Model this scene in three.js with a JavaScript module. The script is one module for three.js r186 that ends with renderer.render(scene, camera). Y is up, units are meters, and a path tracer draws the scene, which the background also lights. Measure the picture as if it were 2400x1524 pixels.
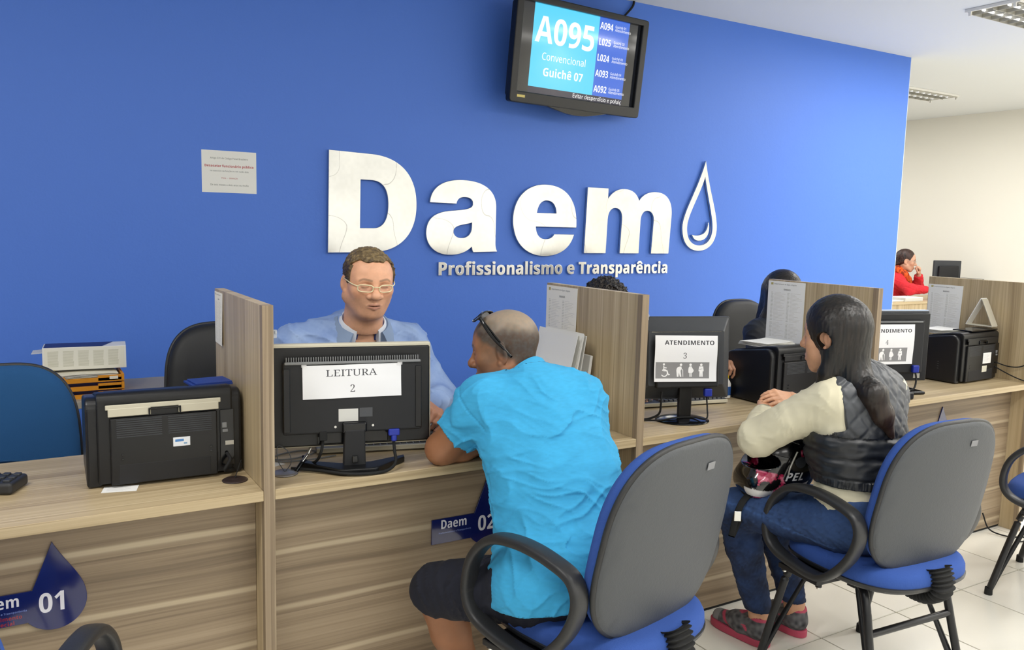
import * as THREE from 'three';
import { RoundedBoxGeometry } from 'three/addons/geometries/RoundedBoxGeometry.js';
import { mergeGeometries, mergeVertices, toCreasedNormals } from 'three/addons/utils/BufferGeometryUtils.js';
import { ImprovedNoise } from 'three/addons/math/ImprovedNoise.js';
import { TextGeometry } from 'three/addons/geometries/TextGeometry.js';
import { FontLoader } from 'three/addons/loaders/FontLoader.js';
import { RectAreaLightUniformsLib } from 'three/addons/lights/RectAreaLightUniformsLib.js';

// ------------------------------------------------------------------ camera, light, exposure
const scene = new THREE.Scene();
const renderer = new THREE.WebGLRenderer({ antialias: true });
renderer.toneMapping = THREE.LinearToneMapping;
renderer.toneMappingExposure = 1.0;
renderer.shadowMap.enabled = true;
RectAreaLightUniformsLib.init();
const camera = new THREE.PerspectiveCamera(2 * Math.atan(762 / 1953.15) * 180 / Math.PI, 2400 / 1524, 0.05, 60);
camera.rotation.order = 'YXZ';
camera.position.set(0, 1.433, 2.1);
camera.rotation.set(-0.1186, -0.5405, 0.0244);
scene.background = new THREE.Color(0.55, 0.6, 0.68);      // only seen through nothing: the room is closed
const LAMP_POWER = 32.5;                                 // radiance of the louvred ceiling fittings
const LAMP_TINT = [1.0, 0.97, 0.93];
// centres of the ceiling fittings (x, z); copies of the two visible ones are added, several placed to brighten wall, letters and panels
const FITTINGS = [[5.74, -0.905], [4.5, 1.6], [2.1, 1.6], [-0.6, 0.7], [6.9, 0.55], [6.9, 1.9], [4.5, 4.6], [2.1, 4.6], [6.9, 4.9], [8.7, 4.9], [-0.3, 4.6], [7.48, -3.08], [-2.7, 4.6], [8.7, 2.2], [8.3, -0.9], [7.48, -5.2]];

// ------------------------------------------------------------------ helpers
const V = (x, y, z) => new THREE.Vector3(x, y, z);
const rad = (d) => d * Math.PI / 180;
let seed_ = 7;
const rnd = () => { seed_ = (seed_ * 1664525 + 1013904223) >>> 0; return seed_ / 4294967296; };
const perlin = new ImprovedNoise();
const noise = (x, y, z) => perlin.noise(x + 31.7, y + 17.3, z + 5.1);
const lin = (hex) => { const c = new THREE.Color(hex); return [c.r, c.g, c.b]; };
const taken = new Map();
function numbered(name) {
  const n = taken.get(name) ?? 0;
  taken.set(name, n + 1);
  return n ? name + '_' + String(n).padStart(3, '0') : name;
}
function tag(o, label, category, group) {
  o.userData.label = label; o.userData.category = category;
  if (group) o.userData.group = group;
  return o;
}
function thing(name, label, category, pos = [0, 0, 0], turn = 0, group) {
  const o = new THREE.Group();
  o.name = numbered(name);
  o.position.set(...pos); o.rotation.y = turn;
  scene.add(o);
  return tag(o, label, category, group);
}
function obj(name, geometry, material, parent = scene, label) {
  const geo = Array.isArray(geometry) ? merge(geometry) : geometry;
  const m = new THREE.Mesh(geo, material);
  m.name = parent === scene ? numbered(name) : name;
  m.castShadow = m.receiveShadow = true;
  if (label) m.userData.label = label;
  parent.add(m);
  return m;
}
function single(name, label, category, geometry, material, pos = [0, 0, 0], turn = 0, group) {
  const m = obj(name, geometry, material);
  m.position.set(...pos); m.rotation.y = turn;
  return tag(m, label, category, group);
}
function struct(name, geometry, material) {
  const m = obj(name, geometry, material);
  m.userData.kind = 'structure';
  return m;
}
function merge(list) {
  const keys = ['position', 'normal', 'uv'];
  const withColor = list.some((g) => g.attributes.color);
  const out = list.map((g) => {
    const h = g.index ? g.toNonIndexed() : g.clone();
    for (const k of Object.keys(h.attributes)) if (!keys.includes(k) && !(withColor && k === 'color')) h.deleteAttribute(k);
    if (!h.attributes.uv) h.setAttribute('uv', new THREE.BufferAttribute(new Float32Array(h.attributes.position.count * 2), 2));
    if (withColor && !h.attributes.color) h.setAttribute('color', new THREE.BufferAttribute(new Float32Array(h.attributes.position.count * 3).fill(1), 3));
    return h;
  });
  return mergeGeometries(out);
}
// texture coordinates in metres on a box-like shape, the grain (u) running along the given axis
function uvBox(g, grain = 'x', shift = 0) {
  const h = g.index ? g.toNonIndexed() : g;
  const p = h.attributes.position, n = h.attributes.normal, uv = new Float32Array(p.count * 2);
  for (let i = 0; i < p.count; i += 3) {
    let ax = 0, ay = 0, az = 0;
    for (let k = 0; k < 3; k++) { ax += n.getX(i + k); ay += n.getY(i + k); az += n.getZ(i + k); }
    ax = Math.abs(ax); ay = Math.abs(ay); az = Math.abs(az);
    const drop = ax >= ay && ax >= az ? 'x' : ay >= az ? 'y' : 'z';
    for (let k = 0; k < 3; k++) {
      const q = { x: p.getX(i + k), y: p.getY(i + k), z: p.getZ(i + k) };
      const rest = ['x', 'y', 'z'].filter((a) => a !== drop);
      const u = rest.includes(grain) ? grain : rest[0], v = rest.find((a) => a !== u);
      uv[(i + k) * 2] = q[u] + shift; uv[(i + k) * 2 + 1] = q[v] + shift * 0.37;
    }
  }
  h.setAttribute('uv', new THREE.BufferAttribute(uv, 2));
  return h;
}
const box = (w, h, d, x = 0, y = 0, z = 0, r = 0.002, s = 2) => new RoundedBoxGeometry(w, h, d, s, Math.min(r, w / 2.01, h / 2.01, d / 2.01)).translate(x, y, z);
// a box between two corners
const span = (x0, y0, z0, x1, y1, z1, r = 0.0015, s = 1) => box(Math.abs(x1 - x0), Math.abs(y1 - y0), Math.abs(z1 - z0), (x0 + x1) / 2, (y0 + y1) / 2, (z0 + z1) / 2, r, s);
const cyl = (r0, r1, h, x = 0, y = 0, z = 0, n = 24) => new THREE.CylinderGeometry(r0, r1, h, n).translate(x, y, z);
const ball = (r, x = 0, y = 0, z = 0, n = 20) => new THREE.SphereGeometry(r, n, Math.ceil(n * 0.7)).translate(x, y, z);
function tube(points, r, n = 10, closed = false, steps) {
  const c = new THREE.CatmullRomCurve3(points.map((p) => (p.isVector3 ? p : V(...p))), closed, 'centripetal');
  return new THREE.TubeGeometry(c, steps ?? Math.max(8, points.length * 7), r, n, closed);
}
function rod(a, b, r, n = 14) {
  const d = V(...b).sub(V(...a)), g = new THREE.CylinderGeometry(r, r, d.length(), n);
  g.applyQuaternion(new THREE.Quaternion().setFromUnitVectors(V(0, 1, 0), d.clone().normalize()));
  return g.translate((a[0] + b[0]) / 2, (a[1] + b[1]) / 2, (a[2] + b[2]) / 2);
}
// a bent sheet: width along x, height along y, z given by a function; with thickness
function sheet(w, h, bend = () => 0, nx = 8, ny = 8, t = 0.0012) {
  const front = new THREE.PlaneGeometry(w, h, nx, ny), p = front.attributes.position;
  for (let i = 0; i < p.count; i++) p.setZ(i, bend(p.getX(i) / w, p.getY(i) / h));
  front.computeVertexNormals();
  const back = front.clone();
  for (let i = 0; i < p.count; i++) back.attributes.position.setZ(i, p.getZ(i) - t);
  const ix = back.index;
  for (let i = 0; i < ix.count; i += 3) { const a = ix.getX(i); ix.setX(i, ix.getX(i + 1)); ix.setX(i + 1, a); }
  back.computeVertexNormals();
  back.attributes.uv.array.fill(0.004);
  const rim = [];
  const id = (i, j) => j * (nx + 1) + i;
  const loop = [];
  for (let i = 0; i < nx; i++) loop.push(id(i, 0));
  for (let j = 0; j < ny; j++) loop.push(id(nx, j));
  for (let i = nx; i > 0; i--) loop.push(id(i, ny));
  for (let j = ny; j > 0; j--) loop.push(id(0, j));
  for (let k = 0; k < loop.length; k++) {
    const a = loop[k], b = loop[(k + 1) % loop.length];
    const P = (i, dz) => [p.getX(i), p.getY(i), p.getZ(i) - dz];
    rim.push(...P(a, 0), ...P(b, 0), ...P(a, t), ...P(b, 0), ...P(b, t), ...P(a, t));
  }
  const g = new THREE.BufferGeometry();
  g.setAttribute('position', new THREE.Float32BufferAttribute(rim, 3));
  g.computeVertexNormals();
  const uvs = new Float32Array(rim.length / 3 * 2).fill(0.004);
  g.setAttribute('uv', new THREE.BufferAttribute(uvs, 2));
  return merge([front, back, g]);
}
function extrude(shape, depth, bevel = 0.0008, seg = 16, bseg = 1) {
  return new THREE.ExtrudeGeometry(shape, { depth, bevelEnabled: bevel > 0, bevelSize: bevel, bevelThickness: bevel, bevelSegments: bseg, curveSegments: seg, bevelOffset: -bevel });
}
function roundRect(w, h, r, x = 0, y = 0) {
  const s = new THREE.Shape(), a = x - w / 2, b = y - h / 2, c = x + w / 2, d = y + h / 2;
  s.moveTo(a + r, b); s.lineTo(c - r, b); s.quadraticCurveTo(c, b, c, b + r); s.lineTo(c, d - r); s.quadraticCurveTo(c, d, c - r, d);
  s.lineTo(a + r, d); s.quadraticCurveTo(a, d, a, d - r); s.lineTo(a, b + r); s.quadraticCurveTo(a, b, a + r, b);
  return s;
}
// super-ellipse outline
function squircle(w, h, e, n = 48) {
  const pts = [];
  for (let i = 0; i < n; i++) {
    const a = i / n * Math.PI * 2, c = Math.cos(a), s = Math.sin(a);
    pts.push(new THREE.Vector2(Math.sign(c) * Math.abs(c) ** (2 / e) * w / 2, Math.sign(s) * Math.abs(s) ** (2 / e) * h / 2));
  }
  return pts;
}

// ------------------------------------------------------------------ textures
function dataTexture(w, h, f, srgb = true) {
  const d = new Uint8Array(w * h * 4);
  for (let j = 0; j < h; j++) for (let i = 0; i < w; i++) {
    const c = f(i / w, j / h), o = (j * w + i) * 4;
    d[o] = Math.max(0, Math.min(255, c[0])); d[o + 1] = Math.max(0, Math.min(255, c[1])); d[o + 2] = Math.max(0, Math.min(255, c[2])); d[o + 3] = 255;
  }
  const t = new THREE.DataTexture(d, w, h);
  t.wrapS = t.wrapT = THREE.RepeatWrapping; t.magFilter = THREE.LinearFilter; t.minFilter = THREE.LinearMipmapLinearFilter; t.generateMipmaps = true;
  if (srgb) t.colorSpace = THREE.SRGBColorSpace;
  t.needsUpdate = true;
  return t;
}
function canvasTexture(w, h, draw) {
  const c = document.createElement('canvas');
  c.width = w; c.height = h;
  draw(c.getContext('2d'), w, h);
  const t = new THREE.CanvasTexture(c);
  t.colorSpace = THREE.SRGBColorSpace; t.anisotropy = 8;
  return t;
}
// periodic noise: period px, py in cells
function pnoise(x, y, px, py, s) {
  const xi = Math.floor(x), yi = Math.floor(y), fx = x - xi, fy = y - yi;
  const h = (i, j) => { const a = Math.sin((((i % px) + px) % px) * 127.1 + (((j % py) + py) % py) * 311.7 + s * 74.7) * 43758.5453; return a - Math.floor(a); };
  const u = fx * fx * (3 - 2 * fx), v = fy * fy * (3 - 2 * fy);
  return (h(xi, yi) * (1 - u) + h(xi + 1, yi) * u) * (1 - v) + (h(xi, yi + 1) * (1 - u) + h(xi + 1, yi + 1) * u) * v;
}
const SM = (a, b, x) => { const t = Math.min(1, Math.max(0, (x - a) / (b - a))); return t * t * (3 - 2 * t); };
const mix = (a, b, t) => a + (b - a) * t;
const mix3 = (a, b, t) => [mix(a[0], b[0], t), mix(a[1], b[1], t), mix(a[2], b[2], t)];

// pale brown wood laminate, grain along u; one tile covers 1.3 m by 0.65 m
function laminate(light, mid, dark, line, contrast, planks = 9, strength = 0.3) {
  const t = dataTexture(1024, 1024, (u, v) => {
    const warp = (pnoise(u * 2, v * 5, 2, 5, 1) - 0.5) * 0.03 + (pnoise(u * 5, v * 11, 5, 11, 8) - 0.5) * 0.008;
    const w = v + warp, k = v * planks, plank = Math.floor(k) % 9, inPlank = k - Math.floor(k);
    const tone = [0.12, -0.1, 0.05, -0.16, 0.1, 0.0, -0.08, 0.16, -0.04][plank];
    const broad = pnoise(u * 1, w * 34, 1, 34, 2 + plank), fine = pnoise(u * 3, w * 130, 3, 130, 3), hair = pnoise(u * 8, w * 340, 8, 340, 4);
    let x = 0.5 + (tone + (broad - 0.5) * 0.55 + (fine - 0.5) * 0.42 + (hair - 0.5) * 0.3) * contrast;
    let c = x < 0.5 ? mix3(dark, mid, Math.max(0, x * 2)) : mix3(mid, light, Math.min(1, x * 2 - 1));
    c = mix3(c, dark, SM(0.8, 0.97, pnoise(u * 2, w * 80, 2, 80, 5)) * 0.45);
    return mix3(c, line, SM(0.07, 0.02, Math.abs(inPlank - 0.12 + warp * 5)) * strength * (0.6 + 0.8 * pnoise(u * 3, v * 3, 3, 3, 14)));
  });
  t.repeat.set(1 / 1.3, 1 / 0.65);
  return t;
}
const woodTex = laminate([213, 195, 160], [190, 170, 134], [154, 134, 102], [222, 206, 172], 0.72);
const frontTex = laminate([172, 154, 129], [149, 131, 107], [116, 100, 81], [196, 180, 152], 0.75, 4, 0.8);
const bumpFine = dataTexture(256, 256, (u, v) => { const g = 90 + 80 * pnoise(u * 128, v * 128, 128, 128, 3) + 60 * pnoise(u * 40, v * 40, 40, 40, 9); return [g, g, g]; }, false);
bumpFine.repeat.set(4, 4);
const rollerTex = dataTexture(512, 512, (u, v) => { const g = 110 + 60 * pnoise(u * 180, v * 180, 180, 180, 3) + 60 * pnoise(u * 60, v * 60, 60, 60, 5) + 30 * pnoise(u * 14, v * 14, 14, 14, 6); return [g, g, g]; }, false);
const weaveTex = dataTexture(256, 256, (u, v) => {
  const a = Math.sin(u * Math.PI * 2 * 64), b = Math.sin(v * Math.PI * 2 * 64);
  const g = 128 + 60 * (a * b > 0 ? Math.abs(a) : -Math.abs(b)) + 50 * (pnoise(u * 60, v * 60, 60, 60, 4) - 0.5);
  return [g, g, g];
}, false);
weaveTex.repeat.set(10, 10);

// ------------------------------------------------------------------ materials
const std = (color, roughness = 0.6, more = {}) => new THREE.MeshStandardMaterial({ color: new THREE.Color(color), roughness, ...more });
const M = {
  wood: new THREE.MeshStandardMaterial({ map: woodTex, roughness: 0.42, bumpMap: bumpFine, bumpScale: 0.0001 }),
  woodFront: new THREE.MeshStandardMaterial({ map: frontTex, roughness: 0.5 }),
  woodEdge: new THREE.MeshStandardMaterial({ map: woodTex, color: new THREE.Color(0.98, 0.94, 0.86), roughness: 0.5 }),
  blueWall: new THREE.MeshStandardMaterial({ color: new THREE.Color(0.076, 0.205, 0.73), roughness: 0.55, bumpMap: rollerTex, bumpScale: 0.0006 }),
  wallEdge: std('#c9d6ea', 0.6),
  whiteWall: new THREE.MeshStandardMaterial({ color: new THREE.Color(0.86, 0.84, 0.76), roughness: 0.8 }),
  hallWall: new THREE.MeshStandardMaterial({ color: new THREE.Color(0.85, 0.85, 0.84), roughness: 0.8 }),
  ceiling: new THREE.MeshStandardMaterial({ color: new THREE.Color(0.73, 0.755, 0.765), roughness: 0.9 }),
  black: std('#0b0c0f', 0.4), blackGloss: std('#0c0d10', 0.16), blackSoft: std('#18191c', 0.65), charcoal: std('#33363b', 0.5),
  grey: std('#7d7f80', 0.5), silver: std('#b9b7ae', 0.35, { metalness: 0.4 }), silverPaint: std('#c6c1ad', 0.4),
  white: std('#ecebe6', 0.5), paper: std('#f1f0ea', 0.85), paperWarm: std('#ece6d2', 0.85),
  chrome: std('#d9d9d6', 0.18, { metalness: 1 }),
  chairBlue: new THREE.MeshStandardMaterial({ color: new THREE.Color(0.030, 0.088, 0.36), roughness: 0.9, bumpMap: weaveTex, bumpScale: 0.0012 }),
  chairTeal: new THREE.MeshPhysicalMaterial({ color: new THREE.Color(0.012, 0.085, 0.24), roughness: 0.9, sheen: 1, sheenRoughness: 0.4, sheenColor: new THREE.Color(0.15, 0.5, 0.75), bumpMap: weaveTex, bumpScale: 0.0012 }),
  chairBlack: std('#1b1c1e', 0.55), shell: new THREE.MeshStandardMaterial({ color: new THREE.Color('#4b4e52'), roughness: 0.55, bumpMap: bumpFine, bumpScale: 0.0008 }),
  plastic: new THREE.MeshStandardMaterial({ color: new THREE.Color('#2a2b2d'), roughness: 0.38, bumpMap: bumpFine, bumpScale: 0.0003 }),
  printerCase: std('#121316', 0.36),
  tubeBlack: std('#15161a', 0.35), rubber: std('#101112', 0.8),
  vga: std('#1c2f9a', 0.4),
};
M.vc = (roughness = 0.6, more = {}) => new THREE.MeshPhysicalMaterial({ vertexColors: true, roughness, ...more });

// ------------------------------------------------------------------ the room
const WALL_Z = -2.127, WALL_X = 6.156, FAR_X = 9.48, CEIL = 2.827, LEFT_X = -4.2, BACK_Z = -6.4, FRONT_Z = 6.2;
{
  const T = 0.15;
  // the tiled floor: a bed of grout, each tile in view a piece of its own
  const floor = struct('floor', span(LEFT_X - T, -0.12, BACK_Z - T, FAR_X + T, -0.0035, FRONT_Z + T, 0.001), std('#97927f', 0.8));
  const S = 0.4272, X0 = 2.42 - S * 20, Z0 = 0.262 - S * 20;
  const tones = [[0.88, 0.86, 0.78], [0.87, 0.85, 0.77], [0.89, 0.87, 0.8], [0.875, 0.855, 0.785]];
  const tileMats = tones.map((c) => new THREE.MeshPhysicalMaterial({ color: new THREE.Color(...c), roughness: 0.22, clearcoat: 0.35, clearcoatRoughness: 0.12, bumpMap: bumpFine, bumpScale: 0.0002 }));
  const tileGeo = new THREE.BoxGeometry(S - 0.005, 0.012, S - 0.005);
  {
    const p = tileGeo.attributes.position;      // a slight chamfer: the upper face a little smaller
    for (let i = 0; i < p.count; i++) if (p.getY(i) > 0) { p.setX(i, p.getX(i) * 0.996); p.setZ(i, p.getZ(i) * 0.996); }
    tileGeo.computeVertexNormals();
  }
  const rest = [];
  for (let i = 0; i < 44; i++) for (let j = 0; j < 42; j++) {
    const x = X0 + (i + 0.5) * S, z = Z0 + (j + 0.5) * S;
    if (x < LEFT_X + S / 2 || x > FAR_X - S / 2 || z < BACK_Z + S / 2 || z > FRONT_Z - S / 2) continue;
    const near = x > 1.4 && x < 5.2 && z > -0.3 && z < 1.4;
    const m = tileMats[Math.floor(rnd() * 4)];
    if (near) { const t = obj('tile', tileGeo, m, floor); t.position.set(x, -0.006, z); } else rest.push(tileGeo.clone().translate(x, -0.006, z));
  }
  const far = obj('tiles_beyond', merge(rest), tileMats[0], floor);
  far.userData.kind = 'stuff';
  struct('ceiling', span(LEFT_X - T, CEIL, BACK_Z - T, FAR_X + T, CEIL + 0.15, FRONT_Z + T, 0.001), M.ceiling);
  // the blue wall stands free at its right end, which is painted paler
  const blue = struct('wall_back', uvBox(span(LEFT_X, 0, WALL_Z - 0.14, WALL_X - 0.006, CEIL, WALL_Z, 0.001)), M.blueWall);
  obj('wall_end_face', span(WALL_X - 0.006, 0, WALL_Z - 0.14, WALL_X, CEIL, WALL_Z, 0.001), M.wallEdge, blue);
  struct('wall_right', span(FAR_X, 0, BACK_Z - T, FAR_X + T, CEIL, FRONT_Z + T, 0.001), M.whiteWall);
  struct('wall_left', span(LEFT_X - T, 0, BACK_Z - T, LEFT_X, CEIL, FRONT_Z + T, 0.001), M.hallWall);
  struct('wall_far', span(LEFT_X, 0, BACK_Z - T, FAR_X, CEIL, BACK_Z, 0.001), M.whiteWall);
  struct('wall_front', span(LEFT_X, 0, FRONT_Z, FAR_X, CEIL, FRONT_Z + T, 0.001), M.hallWall);
}

// ------------------------------------------------------------------ ceiling fittings: louvred trays with two tubes and a lamp of the same size
function fitting(x, z, label) {
  const W = 1.24, D = 0.31, t = thing('ceiling_light', label, 'ceiling light', [x, CEIL, z], 0, 'louvred ceiling lights');
  obj('frame', [span(-W / 2, -0.02, -D / 2 - 0.012, W / 2, -0.0005, -D / 2, 0.002), span(-W / 2, -0.02, D / 2, W / 2, -0.0005, D / 2 + 0.012, 0.002),
    span(-W / 2 - 0.012, -0.02, -D / 2 - 0.012, -W / 2, -0.0005, D / 2 + 0.012, 0.002), span(W / 2, -0.02, -D / 2 - 0.012, W / 2 + 0.012, -0.0005, D / 2 + 0.012, 0.002)], M.white, t);
  obj('reflector', span(-W / 2, -0.003, -D / 2, W / 2, -0.0005, D / 2, 0.0005), M.silver, t);
  const blade = [];
  for (let i = 0; i < 13; i++) blade.push(span(-W / 2 + 0.05 + i * 0.095, -0.03, -D / 2 + 0.004, -W / 2 + 0.0515 + i * 0.095, -0.008, D / 2 - 0.004, 0.0004));
  for (const s of [-1, 0, 1]) blade.push(span(-W / 2 + 0.002, -0.03, s * (D / 2 - 0.006) - 0.002, W / 2 - 0.002, -0.006, s * (D / 2 - 0.006) + 0.002, 0.0006));
  const lv = obj('louvre', blade, M.silver, t);
  const glow = new THREE.MeshStandardMaterial({ color: 0xffffff, emissive: new THREE.Color(1, 0.99, 0.96), emissiveIntensity: 1.2, roughness: 0.4 });
  for (const s of [-1, 1]) obj('fluorescent_tube', new THREE.CylinderGeometry(0.008, 0.008, W - 0.06, 14).rotateZ(Math.PI / 2).translate(0, -0.014, s * D / 4), glow, t);
  for (const [sx, sz] of [[-1, -1], [-1, 1], [1, -1], [1, 1]]) obj('clip', box(0.012, 0.026, 0.016, sx * (W / 2 + 0.005), -0.032, sz * (D / 2 - 0.02), 0.002), M.white, t);
  const l = new THREE.RectAreaLight(new THREE.Color(...LAMP_TINT), LAMP_POWER, W - 0.04, D - 0.04);
  l.position.set(0, -0.046, 0); l.lookAt(0, -1, 0); l.rotation.set(-Math.PI / 2, 0, 0);
  t.add(l);
  return t;
}
FITTINGS.forEach(([x, z], i) => fitting(x, z, i === 0 ? 'louvred fluorescent ceiling light at the top right corner of the photo' : i === 10 ? 'louvred fluorescent ceiling light beyond the end of the blue wall' : 'louvred fluorescent ceiling light added over the waiting hall, outside the photo'));

// ------------------------------------------------------------------ service desks and the panels between them
const PX = [0.5296, 1.7526, 2.964, 4.18], PT = 0.028, TOP = 0.74, PH = 1.2199, DB = -0.566, FZ = -0.0884;
function desk(x0, x1, label) {
  const c = (x0 + x1) / 2, w = x1 - x0 - 0.001, t = thing('service_desk', label, 'desk', [c, 0, 0], 0, 'service desks of the counter');
  obj('worktop', uvBox(span(-w / 2, TOP - 0.027, DB, w / 2, TOP, 0, 0.0015), 'x', c * 0.7), M.wood, t);
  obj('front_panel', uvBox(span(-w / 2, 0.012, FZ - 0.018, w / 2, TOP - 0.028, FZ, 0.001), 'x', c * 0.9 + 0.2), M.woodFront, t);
  obj('plinth', span(-w / 2, 0.0005, FZ - 0.03, w / 2, 0.012, FZ - 0.004, 0.001), M.rubber, t);
  obj('back_leg', uvBox(span(-w / 2, 0.0005, DB + 0.01, -w / 2 + 0.02, TOP - 0.028, FZ - 0.02, 0.001), 'y'), M.wood, t);
  obj('back_leg', uvBox(span(w / 2 - 0.02, 0.0005, DB + 0.01, w / 2, TOP - 0.028, FZ - 0.02, 0.001), 'y'), M.wood, t);
  return t;
}
desk(-0.66, PX[0], 'wooden desk with the number 01 sign, left end of the counter');
desk(PX[0] + PT, PX[1], 'wooden desk with the number 02 sign where the man in turquoise sits');
desk(PX[1] + PT, PX[2], 'wooden desk where the woman in the quilted vest sits');
desk(PX[2] + PT, PX[3], 'wooden desk at the right behind the empty blue chair');
const panelLabels = ['tall wooden divider panel between the black printer and the monitor reading LEITURA', 'tall wooden divider panel behind the man in turquoise, with papers taped to it', 'tall wooden divider panel behind the woman in the vest', 'tall wooden divider panel at the far right beyond the last printer'];
PX.forEach((x, i) => {
  const t = thing('divider_panel', panelLabels[i], 'divider panel', [x, 0, 0], 0, 'divider panels of the counter');
  obj('board', uvBox(span(0, 0.0005, DB, PT, PH, -0.024, 0.001), 'y', i * 0.31 + 0.1), M.wood, t);
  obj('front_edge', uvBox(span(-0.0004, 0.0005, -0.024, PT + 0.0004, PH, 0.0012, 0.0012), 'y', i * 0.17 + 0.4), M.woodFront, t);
});

// ------------------------------------------------------------------ navy drop-shaped number signs on the desk fronts
function drop(cx, cy, r, tip) {
  const s = new THREE.Shape();
  s.moveTo(cx, tip);
  s.bezierCurveTo(cx + r * 0.42, tip - (tip - cy) * 0.42, cx + r, cy + r * 0.75, cx + r, cy);
  s.absarc(cx, cy, r, 0, -Math.PI, true);
  s.bezierCurveTo(cx - r, cy + r * 0.75, cx - r * 0.42, tip - (tip - cy) * 0.42, cx, tip);
  return s;
}
function numberSign(cx, digits, label) {
  const t = thing('number_sign', label, 'sign', [cx, 0, FZ], 0, 'navy desk number signs');
  // outline: the strip runs into the drop from the left
  const r = 0.07, cy = 0.514, tip = 0.662, x0 = -0.19;
  const s = new THREE.Shape();
  s.moveTo(x0, 0.472); s.lineTo(-0.058, 0.472);
  s.absarc(0, cy, r, Math.PI + 0.63, Math.PI * 2, false);
  s.bezierCurveTo(r, cy + r * 0.75, r * 0.42, tip - (tip - cy) * 0.42, 0, tip);
  s.lineTo(-0.045, 0.549); s.lineTo(x0, 0.549); s.lineTo(x0, 0.472);
  const W = 0.27, H = 0.23, bx = -0.195, by = 0.44;
  const tex = canvasTexture(1080, 920, (g, w, h) => {
    const X = (x) => (x - bx) / W * w, Y = (y) => h - (y - by) / H * h;
    g.fillStyle = '#141f5e'; g.fillRect(0, 0, w, h);
    g.fillStyle = '#e9e9f2'; g.textBaseline = 'alphabetic'; g.textAlign = 'center';
    g.font = 'bold 168px sans-serif'; g.save(); g.translate(X(-0.116), Y(0.517)); g.scale(0.78, 0.92); g.fillText('Daem', 0, 0); g.restore();
    g.fillStyle = '#7c8fd0'; g.font = 'bold 27px sans-serif'; g.save(); g.translate(X(-0.112), Y(0.502)); g.scale(1.02, 1); g.fillText('Profissionalismo e Transparência', 0, 0); g.restore();
    g.fillStyle = '#e9e9f2'; g.font = 'bold 268px sans-serif'; g.save(); g.translate(X(-0.002), Y(0.49)); g.scale(0.86, 1); g.fillText(digits, 0, 0); g.restore();
    if (digits === '01') { g.fillStyle = '#a01c2c'; g.font = 'bold 52px sans-serif'; g.fillText('Atendimento', X(-0.108), Y(0.487)); g.fillText('Especial', X(-0.108), Y(0.474)); }
  });
  tex.repeat.set(1 / W, 1 / H); tex.offset.set(-bx / W, -by / H);
  obj('plate', extrude(s, 0.004, 0.0006, 24).translate(0, 0, 0.0008), new THREE.MeshPhysicalMaterial({ map: tex, roughness: 0.12, clearcoat: 0.6, clearcoatRoughness: 0.06 }), t);
  return t;
}
numberSign(0.052, '01', 'navy blue drop-shaped sign with the number 01 at the left end of the counter');
numberSign(1.237, '02', 'navy blue drop-shaped sign with the number 02 beside the man in turquoise');
numberSign(3.61, '04', 'navy blue drop-shaped sign half hidden behind the empty blue chair');

// ------------------------------------------------------------------ steel lettering on the blue wall
const steelTex = dataTexture(512, 512, (u, v) => {
  const n = (pnoise(u * 5, v * 5, 5, 5, 2) - 0.5) * 14 + (pnoise(u * 40, v * 40, 40, 40, 6) - 0.5) * 6;
  const a = Math.abs(pnoise(u * 4, v * 4, 4, 4, 12) - 0.5), crease = a < 0.006 ? 46 : 0;      // creases of the protective film
  const g = 240 + n - crease;
  return [g, g, g - 2];
});
steelTex.repeat.set(1.6, 1.6);
const steel = new THREE.MeshStandardMaterial({ map: steelTex, color: new THREE.Color(0.86, 0.86, 0.845), metalness: 1, roughness: 0.14 });
const steelMatt = new THREE.MeshStandardMaterial({ color: new THREE.Color(0.80, 0.79, 0.76), metalness: 1, roughness: 0.24 });
const LZ = WALL_Z + 0.004, LD = 0.016;
function letter(path, holes, bbox, world, label) {
  const [bx0, by0, bx1, by1] = bbox, [wx0, wx1, wy0, wy1] = world;
  const X = (x) => wx0 + (x - bx0) / (bx1 - bx0) * (wx1 - wx0), Y = (y) => wy1 - (y - by0) / (by1 - by0) * (wy1 - wy0);
  const draw = (s, cmds) => { for (const [k, ...c] of cmds) { const q = c.map((v, i) => (i % 2 ? Y(v) : X(v))); k === 'M' ? s.moveTo(...q) : k === 'L' ? s.lineTo(...q) : k === 'Q' ? s.quadraticCurveTo(...q) : s.bezierCurveTo(...q); } return s; };
  const s = draw(new THREE.Shape(), path);
  for (const h of holes) s.holes.push(draw(new THREE.Path(), h));
  const g = extrude(s, LD, 0.0012, 28);
  const cx = (wx0 + wx1) / 2, cy = (wy0 + wy1) / 2;
  g.translate(-cx, -cy, 0);
  return single('wall_letter', label, 'letter', g, steel, [cx, cy, LZ], 0, 'large steel letters on the blue wall');
}
letter([['M', 110, 1175], ['L', 122, 90], ['L', 560, 105], ['C', 860, 118, 1050, 300, 1050, 640], ['C', 1050, 985, 850, 1165, 560, 1168], ['L', 110, 1175]],
  [[['M', 445, 385], ['L', 440, 905], ['L', 590, 903], ['C', 690, 895, 738, 800, 738, 640], ['C', 738, 480, 680, 390, 560, 386], ['L', 445, 385]]], [110, 90, 1050, 1175], [1.402, 1.9, 1.271, 1.797], 'large polished steel capital letter D on the blue wall');
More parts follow.
